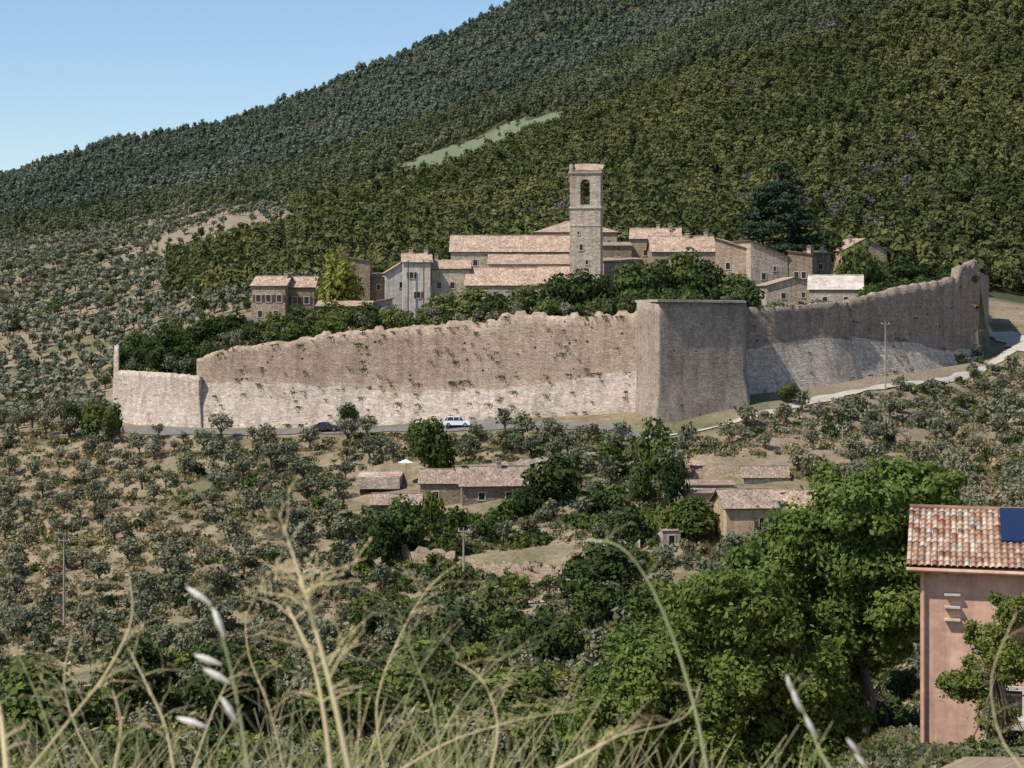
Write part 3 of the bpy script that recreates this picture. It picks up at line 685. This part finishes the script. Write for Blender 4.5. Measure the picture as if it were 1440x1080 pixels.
def pool(px,d,r,z):
    m=MB();x=pxd(px,d);K=20
    for i in range(K):
        a=2*math.pi*i/K;b=2*math.pi*(i+1)/K;c=lambda t,q,h:(x+q*r*math.cos(t),d+q*r*math.sin(t),z+h)
        m.poly([c(a,1,-1.5),c(b,1,-1.5),c(b,1.0,.6),c(a,1.0,.6)]);m.poly([c(a,1,.6),c(b,1,.6),c(b,.93,.6),c(a,.93,.6)]);m.poly([c(a,.93,.6),c(b,.93,.6),c(b,.93,.4),c(a,.93,.4)])
    m.poly([(x+.93*r*math.cos(2*math.pi*i/K),d+.93*r*math.sin(2*math.pi*i/K),z+.45) for i in range(K)],1);m.obj('paddling_pool',[M_blue,M_blue])
pool(967,234,1.3,(HY-796)*234/F)
lounger('red_garden_chair',968,266,(HY-668)*266/F,M_redp,1.2)
def lowwall(px0,d0,px1,d1,h,mat=M_lime,name='dry_stone_wall',t=.5,seed=1):
    R=random.Random(seed);n=max(3,int(math.hypot(pxd(px1,d1)-pxd(px0,d0),d1-d0)/.6));P=[]
    for i in range(n+1):
        u=i/n;dd=d0+(d1-d0)*u;x=pxd(px0+(px1-px0)*u,dd);P.append((x,dd))
    m=MB();z=[Hs(*p) for p in P];hh=[h*R.uniform(.55,1.1) for _ in P]
    for i in range(n):
        (x0,y0),(x1,y1)=P[i],P[i+1]
        a=[(x0,y0-t/2,z[i]-1.2),(x1,y1-t/2,z[i+1]-1.2),(x1,y1-t/2+.08,z[i+1]+hh[i+1]),(x0,y0-t/2+.08,z[i]+hh[i])]
        b=[(p[0],p[1]+t*.8,p[2]) for p in a];m.poly(a);m.poly(b[::-1]);m.poly([a[3],a[2],b[2],b[3]])
        if i==0: m.poly([a[0],a[3],b[3],b[0]])
        if i==n-1: m.poly([a[1],b[1],b[2],a[2]])
    m.obj(name,[mat])
lowwall(565,247,640,243,1.9,M_warm,seed=2);lowwall(660,240,790,228,1.8,M_warm,seed=3);lowwall(690,234,810,224,1.4,M_warm,seed=4)
lowwall(30,212,100,210,1.7,M_lime,'ruined_stone_wall',seed=5);lowwall(100,204,185,204,1.0,M_lime,seed=6)
lowwall(930,268,1110,262,1.3,M_warm,seed=7);lowwall(600,283,860,280,.9,M_lime,seed=8);lowwall(820,240,900,236,1.2,M_lime,seed=11)
lowwall(200,190,330,188,.9,M_lime,seed=9);lowwall(660,309,700,308,.8,M_conc,'road_wall',seed=10)
def pole(px,d,pyt,name='utility_pole',arm=True):
    x=pxd(px,d);z=Hs(x,d);zt=(HY-pyt)*d/F;m=MB();m.tube([(x,d,z-.5),(x,d,zt)],[.16,.1],8)
    if arm:
        m.box(x-.7,x+.7,d-.06,d+.06,zt-.5,zt-.38)
        for u in (-.6,0,.6): m.tube([(x+u,d,zt-.38),(x+u,d,zt-.15)],[.05,.04],6,1)
    m.obj(name,[M_conc,M_white]);return (x,d,zt-.15)
p1=pole(652,232,742);p2=pole(838,262,690);p3=pole(1245,318,452);p4=pole(1185,285,600);p5=pole(1217,300,556);p6=pole(90,236,755)
def wire(a,b,sag=1.2):
    m=MB();A,B=Vector(a),Vector(b);pts=[A.lerp(B,i/14)-Vector((0,0,sag*4*(i/14)*(1-i/14))) for i in range(15)];m.tube(pts,[.02]*15,4);m.obj('power_line',[M_rub])
wire(p3,W(1205,440,344));wire(p3,p5);wire(p5,p4);wire(p4,p2,2);wire(p2,p1,2);wire(p3,W(1440,470,330),1.5)
def car(px,d,mat,van=False,yaw=0):
    x=pxd(px,d);z=Hs(x,d)+.16;E=bpy.data.objects.new('parked_car',None);link(E);E.location=(x,d,z);E.rotation_euler=(0,0,math.radians(yaw))
    m=MB();L=2.15;tp=1.62 if van else 1.45
    low=[(-L,.3),(L,.3),(L+.03,.62),(L-.1,.82),(1.2,.98),(-1.95,1.0),(-L,.9),(-L-.03,.6)]
    cab=[(1.2,.98),(.45,tp-.03),(-.2,tp),(-1.6,tp-.04),(-2.02,1.0)] if van else [(1.1,.98),(.35,tp),(-.9,tp),(-1.75,1.0)]
    def loft(prof,y0,y1,yi,z0,mt):
        n=len(prof);zmx=max(p[1] for p in prof)
        def yy(p,s):
            k=(p[1]-z0)/(zmx-z0+1e-6);return s*(y0-(y0-yi)*max(0,k))
        A=[(p[0],yy(p,-1),p[1]) for p in prof];B=[(p[0],yy(p,1),p[1]) for p in prof];m.poly(A,mt);m.poly(B[::-1],mt)
        for i in range(n):
            j=(i+1)%n;m.poly([A[i],B[i],B[j],A[j]],mt)
    loft(low,.86,.86,.8,.3,0);loft(cab,.8,.8,.62,.98,1)
    loft([(p[0]*.97-.02,p[1]+(.02 if p[1]>1.2 else 0)) for p in cab if p[1]>1.2]+[(cab[-2][0]*.97,tp-.07),(cab[1][0]*.97,tp-.09)],.66,.66,.64,1.3,0)
    for xx in ((-1.62,-.55,.42,1.12) if van else (-1.25,-.35,.55)):
        for s in (-1,1): m.prism([(xx-.05,.98),(xx+.05,.98),(xx*.85+.05,tp-.05),(xx*.85-.05,tp-.05)],'y',s*.74-.09,s*.74+.09,0)
    for xx in (-1.35,1.35):
        for s in (-1,1):
            c=[(xx+.33*math.cos(a*math.pi/8),.31+.33*math.sin(a*math.pi/8)) for a in range(16)];m.prism(c,'y',s*.8-.09,s*.8+.09,2)
            c=[(xx+.19*math.cos(a*math.pi/8),.31+.19*math.sin(a*math.pi/8)) for a in range(16)];m.prism(c,'y',s*.81-.09,s*.81+.09,3)
    m.box(L-.1,L+.04,-.75,-.4,.6,.75,3);m.box(L-.1,L+.04,.4,.75,.6,.75,3);m.box(-L-.05,-L+.1,-.8,-.5,.65,.9,4);m.box(-L-.05,-L+.1,.5,.8,.65,.9,4)
    m.obj('body',[mat,M_glass,M_rub,M_metal,M_redp],E)
car(643,307.5,M_white,True,-4);car(459,314,M_black,False,-3)
# ---------------------------------------------------------------- vegetation
C_pine=proto('pine_proto',lambda i:pine(i) if i<5 else treemesh('bare',rb(6,0,5,1.6,1,1.6,1,3),200,.6,M_gry,(4,.15),.2),7)
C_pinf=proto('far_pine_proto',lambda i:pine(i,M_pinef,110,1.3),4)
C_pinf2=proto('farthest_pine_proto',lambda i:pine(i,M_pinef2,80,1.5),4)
C_ol=proto('olive_proto',olive,7)
C_olf=proto('far_olive_proto',lambda i:olive(i,M_olf,80,.8,.3),4)
C_br=proto('broadleaf_proto',lambda i:broad(i,[M_oak,M_dkl,M_oak,M_dkl,M_brt][i]),5)
C_bu=proto('bush_proto',lambda i:bush(i,[M_oak,M_dkl,M_olv,M_dry,M_brt,M_olv][i]),6)
C_tu=proto('tuft_proto',lambda i:tuft(i,[M_dry,M_dry,M_olv,M_oak][i]),4)
X,Y,PX=area_pts(200,1700,412,870,4.7);m,_=forest_mask(PX,Y,X,Y)
m&=~((PX>1370)&(Y<430));X,Y,PX=X[m],Y[m],PX[m]
g=fbm(X/45,Y/70,33);gr=(g>.62)&(rng.random(len(X))<.4)&(Y>480);idx=np.where(gr,rng.integers(5,7,len(X)),rng.integers(0,5,len(X)))
scatter('pine_forest',X,Y,C_pine,idx,rng.uniform(.6,1.2,len(X))*(.7+.6*fbm(X/20,Y/20,4)),sink=1.2)
X,Y,PX=area_pts(-150,1560,870,1420,5.8);m,_=forest_mask(PX,Y,X,Y);X,Y=X[m],Y[m]
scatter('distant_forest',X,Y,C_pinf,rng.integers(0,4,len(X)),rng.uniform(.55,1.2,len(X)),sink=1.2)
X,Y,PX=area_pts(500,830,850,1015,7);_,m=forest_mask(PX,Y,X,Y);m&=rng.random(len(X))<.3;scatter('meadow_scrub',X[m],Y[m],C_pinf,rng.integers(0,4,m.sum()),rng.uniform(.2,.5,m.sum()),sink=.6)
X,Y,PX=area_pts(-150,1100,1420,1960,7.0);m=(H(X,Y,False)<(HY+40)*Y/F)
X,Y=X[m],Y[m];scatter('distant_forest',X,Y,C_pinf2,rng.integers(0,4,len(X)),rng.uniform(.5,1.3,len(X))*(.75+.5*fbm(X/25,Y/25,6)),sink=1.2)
X,Y,PX=area_pts(-150,460,352,1080,6.1);m,_=forest_mask(PX,Y,X,Y)
ok=~m&~((PX>150)&(Y<420))&~((PX>230)&(PX<330)&(Y<440))
cl=(PX>170)&(PX<430)&(Y>700)&(fbm(X/30,Y/30,5)>.42)
ok&=~(cl&(rng.random(len(X))<.8));X,Y=X[ok],Y[ok];PX=PX[ok]
scatter('distant_olive_grove',X,Y,C_olf,rng.integers(0,4,len(X)),rng.uniform(.65,1.15,len(X)),sink=.2)
mm=(fbm(X/25,Y/25,8)>.55)&(rng.random(len(X))<.3);scatter('distant_scrub',X[mm]+2,Y[mm]+2,C_br,rng.integers(0,4,mm.sum()),rng.uniform(.4,.8,mm.sum()))
ex=[(585,765,248,285),(488,600,256,292),(925,1170,228,262),(955,1120,245,275),(560,900,217,228),(655,815,222,245),(555,650,240,252),(20,190,195,216),(890,1020,228,248),(440,482,298,322),(618,668,296,318)]
def roadclear(X,Y,PX):
    r=np.interp(PX,[-200,0,160,300,500,700,850,905,980,1060,1160,1250,1340,1400,1450],[338,336,330,319,313,305,298,288,289,296,309,320,329,343,358])
    return ((Y-r>4.5)|(r-Y>3.2)|(PX<80))&~((Y>r)&(PX>150)&(PX<1400))&~((PX>1395)&(Y>338)&(Y<375))
X,Y,PX=area_pts(-250,1750,158,400,5.7,.4)
dwv=np.interp(PX,DWX,DWD);ok=roadclear(X,Y,PX)&((Y<dwv-2)|(PX<140)|(PX>1400))
for a,b,c,e in ex: ok&=~((PX>a)&(PX<b)&(Y>c)&(Y<e))
ok&=~((PX>1380)&(Y>350))
dens=np.where(PX>1080,.75,np.where((PX<520)&(Y<270),.72,.88))*np.clip(fbm(X/18,Y/18,41)*2.6-.2,.3,1.15);ok&=rng.random(len(X))<dens
X,Y,PX=X[ok],Y[ok],PX[ok]
green=((PX>500)&(PX<960)&(Y<275)&(rng.random(len(X))<.45))|((Y<212)&(rng.random(len(X))<.3))
scatter('olive_grove',X[~green],Y[~green],C_ol,rng.integers(0,7,(~green).sum()),rng.uniform(.55,1.2,(~green).sum()))
n=green.sum();scatter('mixed_woodland',X[green],Y[green],C_br,rng.choice([0,1,2,3,2],n),rng.uniform(.4,.8,n))
def bushes(name,px0,px1,d0,d1,n,coll,ids,s0,s1,avoid=True):
    Y=rng.uniform(d0,d1,n);PX=rng.uniform(px0,px1,n);X=(PX-720)*Y/F;ok=np.ones(n,bool)
    if avoid:
        ok&=roadclear(X,Y,PX)
        for a,b,c,e in ex: ok&=~((PX>a)&(PX<b)&(Y>c+12)&(Y<e))
    X,Y=X[ok],Y[ok];scatter(name,X,Y,coll,rng.choice(ids,len(X)),rng.uniform(s0,s1,len(X)))
bushes('scrub_bushes',-200,1650,150,338,2200,C_bu,[0,1,2,3,3,5],.4,1.3)
bushes('dry_grass',-200,1650,150,340,13000,C_tu,[0,0,1,1,2,3],.6,1.7)
bushes('undergrowth',-200,1000,150,215,700,C_bu,[0,1,0,2,4],.8,2.0)
bushes('garden_bushes',505,930,224,262,240,C_bu,[0,1,4,0],.6,1.4)
bushes('patio_hedge',488,600,262,272,40,C_bu,[0,1,2],.7,1.3,False)
def inner(name,px0,px1,s0,d1,n,coll,ids,a,b):
    PX=rng.uniform(px0,px1,n);dw=np.interp(PX,DWX,DWD);Y=dw+s0+rng.random(n)*(d1-dw-s0);X=(PX-720)*Y/F
    scatter(name,X,Y,coll,rng.choice(ids,n),rng.uniform(a,b,n))
inner('rampart_garden_trees',172,345,3,385,110,C_br,[0,1,2,1,3],.35,.85)
inner('rampart_garden_trees',345,560,3,348,60,C_br,[0,1,2,1,0],.3,.68)
inner('rampart_garden_trees',560,880,3,339,55,C_br,[0,1,2,1,0],.3,.6)
inner('rampart_garden_trees',860,1060,3,343,50,C_br,[0,1,2,1,3],.4,.8)
inner('rampart_garden_trees',1215,1375,3,380,80,C_br,[0,1,2,1,3],.3,.55)
inner('rampart_garden_olives',172,1060,3,341,90,C_ol,[0,1,2,3,4],.6,1.0)
inner('rampart_garden_bushes',172,1380,2.5,341,300,C_bu,[0,1,2,4,0,3],.5,1.3)
bushes('yard_grass',1100,1500,50,75,2200,C_tu,[0,2,3],.25,.5,False)
TM={'oak_tree':[broad(0,M_oak,1700,.38) for _ in range(3)],'dark_oak_tree':[broad(0,M_dkl,1700,.38) for _ in range(3)],'lime_tree':[broad(0,M_brt,1700,.36)],'shrub':[bush(0,M_oak,500,.25),bush(0,M_dkl,500,.25)],'yellow_shrub':[bush(0,M_brt,500,.25)]}
def tree(kind,px,d,pyt,wpx,pyb=None):
    me=random.choice(TM[kind]);x=pxd(px,d);z=Hs(x,d) if pyb is None else min((HY-pyb)*d/F,Hs(x,d))
    top=(HY-pyt)*d/F;hgt=max(1.0,top-z)*1.06;bb=np.array([v.co[:] for v in me.vertices]);mh=bb[:,2].max();mw_=bb[:,0].max()-bb[:,0].min()
    o=bpy.data.objects.new(kind,me);link(o);sw=wpx*d/F/mw_*1.08;o.location=(x,d,z);o.scale=(sw,sw,hgt/mh);o.rotation_euler=(0,0,random.uniform(0,6));return o
for a in [('lime_tree',478,352,356,74,430),('oak_tree',390,345,440,60,475),('dark_oak_tree',425,340,432,66,475),('dark_oak_tree',330,345,440,55,480),('dark_oak_tree',290,348,450,60,490),
 ('oak_tree',470,336,424,70,470),('dark_oak_tree',520,334,426,60,470),('dark_oak_tree',230,352,458,55,525),('oak_tree',185,350,468,36,525),('dark_oak_tree',205,348,478,34,530),('dark_oak_tree',265,340,480,50,520),
 ('oak_tree',625,335,412,60,462),('oak_tree',660,333,406,66,462),('dark_oak_tree',700,331,412,50,455),('oak_tree',738,330,402,60,452),('dark_oak_tree',782,330,386,66,450),('dark_oak_tree',818,331,380,70,450),('dark_oak_tree',848,334,388,50,450),
 ('oak_tree',885,340,368,74,440),('dark_oak_tree',925,338,366,60,435),('oak_tree',962,340,352,80,435),('dark_oak_tree',992,336,366,60,435),('oak_tree',1028,334,386,58,435),('dark_oak_tree',1052,334,396,40,435),
 ('oak_tree',1205,352,342,64,420),('oak_tree',1232,356,360,42,420),('dark_oak_tree',1265,372,362,55,420),('oak_tree',1185,352,372,30,420),('dark_oak_tree',1290,372,375,50,420),('dark_oak_tree',1335,385,372,50,415),
 ('dark_oak_tree',590,382,350,50,430),('dark_oak_tree',1160,395,325,60,400),
 ('oak_tree',610,278,590,75),('dark_oak_tree',780,262,640,90,740),('dark_oak_tree',740,258,690,60,745),('oak_tree',925,268,590,85,700),('oak_tree',905,255,650,40,730),('dark_oak_tree',945,250,640,50,730),
 ('oak_tree',975,236,700,70,760),('dark_oak_tree',880,240,715,80,800),('dark_oak_tree',860,225,765,110,860),('dark_oak_tree',820,218,790,90,880),('oak_tree',560,250,700,80,770),('dark_oak_tree',540,246,720,60,780),
 ('oak_tree',730,262,688,50,740),('lime_tree',905,242,720,50,780),('oak_tree',690,215,820,90,930),('dark_oak_tree',640,205,850,100,960),('dark_oak_tree',720,200,880,110,990),('dark_oak_tree',770,196,860,90,980),
 ('dark_oak_tree',490,318,567,34,602),('oak_tree',130,325,565,45,625),('oak_tree',160,322,568,35,622),('dark_oak_tree',100,330,565,40,620),('oak_tree',1110,305,540,34),
 ('oak_tree',60,180,930,150),('dark_oak_tree',330,178,910,160),('dark_oak_tree',200,185,890,130),('oak_tree',480,180,930,140),('oak_tree',590,182,900,130),('oak_tree',730,180,940,150),
 ('yellow_shrub',608,262,692,30,722),('shrub',580,258,705,40,740),('shrub',640,256,712,40,745),('yellow_shrub',950,238,705,50,745),('shrub',990,240,712,50,750),('shrub',700,256,712,50,750),('lime_tree',730,246,748,36,800),('oak_tree',635,246,742,50,800)]:
    tree(*a)
# cedar
x,y,z=W(1093,405,374);bl=[];hh=172*374/F
for i in range(12):
    zz=hh*(.34+.058*i);R_=8.6*(1-i/13.5)**.6
    for k in range(6 if i<9 else 3):
        a=random.uniform(0,6.28);q=R_*random.uniform(.4,.85);bl.append((q*math.cos(a),q*math.sin(a),zz+random.uniform(-.4,.4),R_*.36+.4,R_*.36+.4,.75))
bl.append((0,0,hh*.99,1.1,1.1,1.1))
o=bpy.data.objects.new('cedar_tree',treemesh('cedar_tree',bl,13000,.5,M_ced,(hh*.95,.5),.2,.5,limbs=False));link(o);o.location=(x,y,z)
def bigtree(name,blobs,base,d,n,mat,size=.19,tr=.28,fill=.95):
    bx=pxd(base,d);bz=Hs(bx,d);B=[]
    for i,(p,q,r) in enumerate(blobs):
        dd=d+random.uniform(-1.5,1.5);c=W(p,q,dd);rr=r*d/F
        B.append((c[0]-bx,dd-d,c[2]-bz,rr*fill,rr*fill,rr*fill*.88))
        for _ in range(5):
            a=random.uniform(0,6.28);e=random.uniform(-.6,1.0);B.append((c[0]-bx+rr*.9*math.cos(a),dd-d+rr*.9*math.sin(a),c[2]-bz+rr*.75*e,rr*random.uniform(.22,.42),rr*random.uniform(.22,.42),rr*.28))
    th=min(b[2] for b in B);th=max(2.5,th+1.5)
    B=sorted(B,key=lambda b:-b[3])
    o=bpy.data.objects.new(name,treemesh(name,B,n,size,mat,(th,tr),.45,.1,1.7,nr=.55));link(o);o.location=(bx,d,bz)
bigtree('walnut_tree',[(1262,698,56),(1195,713,58),(1305,688,42),(1135,765,66),(1215,792,78),(1275,800,50),(1262,862,46),(1150,860,82),(1080,822,58),(1228,905,46),(1322,720,32),(1170,925,56),(1090,900,60)],1205,78,120000,M_wal,.155)
bigtree('walnut_tree',[(1050,860,64),(990,852,52),(1060,930,76),(965,920,66),(905,948,54),(1000,1000,82),(875,1010,54),(1090,1010,72),(935,1060,70),(1020,1075,74),(842,972,34),(1130,960,56),(1140,1055,60),(850,1065,46),(1180,1010,40),(815,1020,34)],1010,74,125000,M_wal,.155)
bigtree('rowan_shrub',[(1392,900,30),(1425,860,28),(1350,965,28),(1385,960,36),(1430,930,36),(1400,1010,30)],1405,55,14000,M_brt,.08,.07)
bigtree('garden_shrub',[(1380,1065,26),(1440,1070,36),(1345,1078,16)],1400,54,7000,M_oak,.08,.05)
bigtree('elder_bush',[(1255,1010,30),(1225,1030,30),(1205,990,30),(1270,960,22)],1240,84,14000,M_dkl,.14,.08)
# wall plants
Xw=[]
for (a,b,n) in ((300,890,170),(1060,1380,60)):
    for _ in range(n):
        p=random.uniform(a,b);dd=float(np.interp(p,[300,330,415,490,560,640,700,800,897,1040,1130,1193,1280,1355],[327,325,322,320,317.5,315,313,310,307.5,313,319,325,334,345]))
        yt=float(np.interp(p,TX,TY));yb=float(np.interp(p,PBX,PBY));q=random.uniform(0,1);py=yt+(yb-yt)*(q if random.random()<.6 else random.choice([.02,.98,.6]))
        br=float(np.interp(p,[300,450,560,700,895,1050,1190,1300],[536,540,550,545,521,490,476,483]));zq=max(0,(py-br)/(yb-br+1e-6))
        Xw.append((pxd(p,dd),dd-.05-2.2*zq,(HY-py)*dd/F-.1))
Xw=np.array(Xw);scatter('wall_plants',Xw[:,0],Xw[:,1],C_tu,rng.choice([0,1,2,3,3],len(Xw)),rng.uniform(.3,.85,len(Xw)),z=Xw[:,2])
# ---------------------------------------------------------------- foreground weeds
def stem(m,pts,d,r,mat,ground=True,tip=.35):
    P=[Vector(W(p,q,d+k*.02)) for k,(p,q) in enumerate(pts)]
    Q=[]
    for i in range(len(P)-1):
        p0=P[max(i-1,0)];p1=P[i];p2=P[i+1];p3=P[min(i+2,len(P)-1)]
        for k in range(6):
            t=k/6;Q.append(.5*((2*p1)+(p2-p0)*t+(2*p0-5*p1+4*p2-p3)*t*t+(3*p1-p0-3*p2+p3)*t**3))
    Q.append(P[-1])
    if ground:
        b=Q[0];g=Vector((b.x+.02,b.y,-1.75));Q=[g,g.lerp(b,.5)]+Q
    n=len(Q);m.tube(Q,[r*(1-(1-tip)*i/(n-1)) for i in range(n)],6,mat);return Q
def spike(m,px,py,ang,L,d,mat=2):
    c=Vector(W(px,py,d));a=Vector((math.cos(ang),0,math.sin(ang)));l=L*d/F
    m.tube([c-a*l/2,c-a*l*.25,c,c+a*l*.25,c+a*l/2],[l*.02,l*.09,l*.11,l*.07,l*.01],6,mat)
def weed(name,main,d,r,mat,nb,spread,blen,seed,up=1):
    R=random.Random(seed);m=MB()
    for pts in main:
        Q=stem(m,pts,d,r,mat)
        n=len(Q)
        for i in range(nb):
            k=R.randint(int(n*.3),n-2);p=Q[k];s=R.choice([-1,1]);L=blen*R.uniform(.35,1)*d/F
            a=R.uniform(.2,1.3)*spread;dy=R.uniform(-.5,.5)*L
            p1=p+Vector((s*L*.4*math.sin(a),dy*.5,up*L*.4*math.cos(a)));p2=p+Vector((s*L*math.sin(a+R.uniform(-.2,.3)),dy,up*L*math.cos(a+.25)))
            m.tube([p,p1,p2],[r*.30,r*.20,r*.10],4,mat)
            for j in range(R.randint(1,4)):
                t=R.uniform(.3,.95);q=p.lerp(p2,t);q2=q+Vector((R.uniform(-1,1)*L*.3,R.uniform(-.3,.3)*L,R.uniform(.0,.4)*L));m.tube([q,q.lerp(q2,.5)+Vector((0,0,.003)),q2],[r*.17,r*.13,r*.08],3,mat)
                m.tube([q2,q2+(q2-q)*.08,q2+(q2-q)*.16],[r*.22,r*.34,r*.1],4,mat)
    return m
MS=[M_stem,M_stemg,M_oat]
m=weed('d',[[(492,1085),(470,985),(448,900),(425,820),(398,738)]],2.2,.0042,0,19,.9,110,1);m.obj('dry_weed',MS)
m=weed('d',[[(466,1085),(455,1000),(440,930),(420,885),(402,850)]],2.3,.0036,0,10,.9,90,2);m.obj('dry_weed',MS)
m=weed('d',[[(350,1085),(338,1010),(322,930),(300,860),(265,826)]],2.0,.0020,1,2,.7,50,3)
for s in ((280,838,-.6,44),(308,876,-1.2,46),(293,928,-.35,42),(306,951,-.5,46),(323,999,-1.0,46),(270,1016,-.3,46)): spike(m,*s,2.0)
m.obj('wild_oat_plant',MS)
m=weed('d',[[(1170,1085),(1150,1050),(1130,1000),(1112,960)]],2.0,.0018,1,3,.7,50,4)
for s in ((1120,985,-1.2,36),(1140,1022,-1.1,36),(1110,962,-1.3,28),(1200,1050,-.9,30),(1212,1072,-.9,30)): spike(m,*s,2.0)
m.obj('wild_oat_plant',MS)
m=weed('d',[[(995,1085),(978,1000),(948,900),(910,815),(870,768),(820,758)]],2.4,.0028,1,6,.7,60,5);m.obj('arching_weed',MS)
for i,(pts,d,r,mt,nb,bl) in enumerate([([(40,1085),(100,1010),(150,945),(185,870),(180,800)],2.6,.0022,0,12,100),([(10,1085),(5,1040),(0,1000),(-10,960)],2.0,.004,0,3,50),([(245,1085),(232,1020),(205,960),(180,910)],2.5,.0019,0,9,80),
   ([(560,1085),(640,1040),(740,1010),(810,1000)],2.8,.0019,0,12,100),([(620,1085),(610,1000),(580,920),(560,860)],2.7,.0019,1,12,100),([(780,1085),(850,1045),(900,1020)],2.4,.0028,0,4,50),
   ([(690,1085),(700,1020),(680,960),(640,930)],2.6,.0019,0,12,100),([(400,1085),(380,1000),(350,920),(345,860)],2.9,.0018,0,12,110),([(540,1085),(530,990),(560,900),(600,830),(640,795)],2.9,.0016,0,14,110),([(1440,1085),(1405,1030),(1395,950),(1430,860)],2.5,.0014,0,6,60),([(160,1085),(170,1020),(158,970)],2.4,.002,0,4,60),([(90,1085),(60,1000),(30,930),(0,880)],2.8,.0017,1,10,100),
   ([(820,1085),(860,1040),(960,1010),(985,960)],2.8,.0017,0,9,80),([(600,1085),(640,1000),(700,930),(760,910)],3.0,.0017,1,12,100),([(270,1085),(300,1000),(330,940)],2.9,.0017,0,10,100),([(140,1085),(110,1030),(90,960),(100,900)],3.0,.0017,0,10,100),([(500,1085),(560,1020),(580,960),(620,900)],3.1,.0017,1,12,100)]):
    weed('d',[pts],d,r,mt,nb,1.0,bl,20+i).obj('dry_weed' if mt==0 else 'broom_sprig',MS)
R=random.Random(99);m=MB()
for i in range(700):
    px=R.uniform(-60,1180);d=R.uniform(2.2,4.2);lim=np.interp(px,[-60,300,500,800,1000,1230],[1015,995,970,995,1050,1075]);pt=R.uniform(lim,1110);x=pxd(px,d);z=-1.75
    zt=(HY-pt)*d/F;lx=R.uniform(-.5,.5);m.tube([(x-lx*.6,d,z),(x-lx*.2,d,z+(zt-z)*.6),(x+lx*.5,d+R.uniform(-.1,.1),zt)],[.0015,.0012,.0005],3,R.choice([0,1,1,1]))
m.obj('tall_dry_grass',[M_stem,M_stemg])
# ---------------------------------------------------------------- light, sky, camera
el=math.radians(52);az=Vector((-.86,-.51,0)).normalized();S=Vector((az.x*math.cos(el),az.y*math.cos(el),math.sin(el)))
L=bpy.data.lights.new('sun','SUN');L.energy=5.0;L.angle=math.radians(.5);L.color=(1,.96,.89);o=bpy.data.objects.new('sun',L);link(o);o.rotation_euler=S.to_track_quat('Z','Y').to_euler()
w=bpy.data.worlds.new('World');scene.world=w;w.use_nodes=True;nt=w.node_tree;nt.nodes.clear()
sk=nt.nodes.new('ShaderNodeTexSky');sk.sky_type='NISHITA';sk.sun_disc=False;sk.sun_elevation=el;sk.sun_rotation=math.atan2(S.x,S.y);sk.altitude=400;sk.dust_density=.2;sk.air_density=1.0;sk.ozone_density=3.5
bg=nt.nodes.new('ShaderNodeBackground');bg.inputs[1].default_value=.14;ow=nt.nodes.new('ShaderNodeOutputWorld');nt.links.new(sk.outputs[0],bg.inputs[0]);nt.links.new(bg.outputs[0],ow.inputs[0])
c=bpy.data.cameras.new('camera');c.sensor_width=36;c.lens=36*F/1440;c.shift_y=-120/1440;c.clip_start=.1;c.clip_end=20000
c.dof.use_dof=True;c.dof.focus_distance=300;c.dof.aperture_fstop=14
o=bpy.data.objects.new('camera',c);link(o);o.location=(0,0,0);o.rotation_euler=(math.radians(90),0,0);scene.camera=o
scene.view_settings.view_transform='Standard';scene.view_settings.look='None';scene.view_settings.exposure=0
print('done',len(bpy.data.objects))
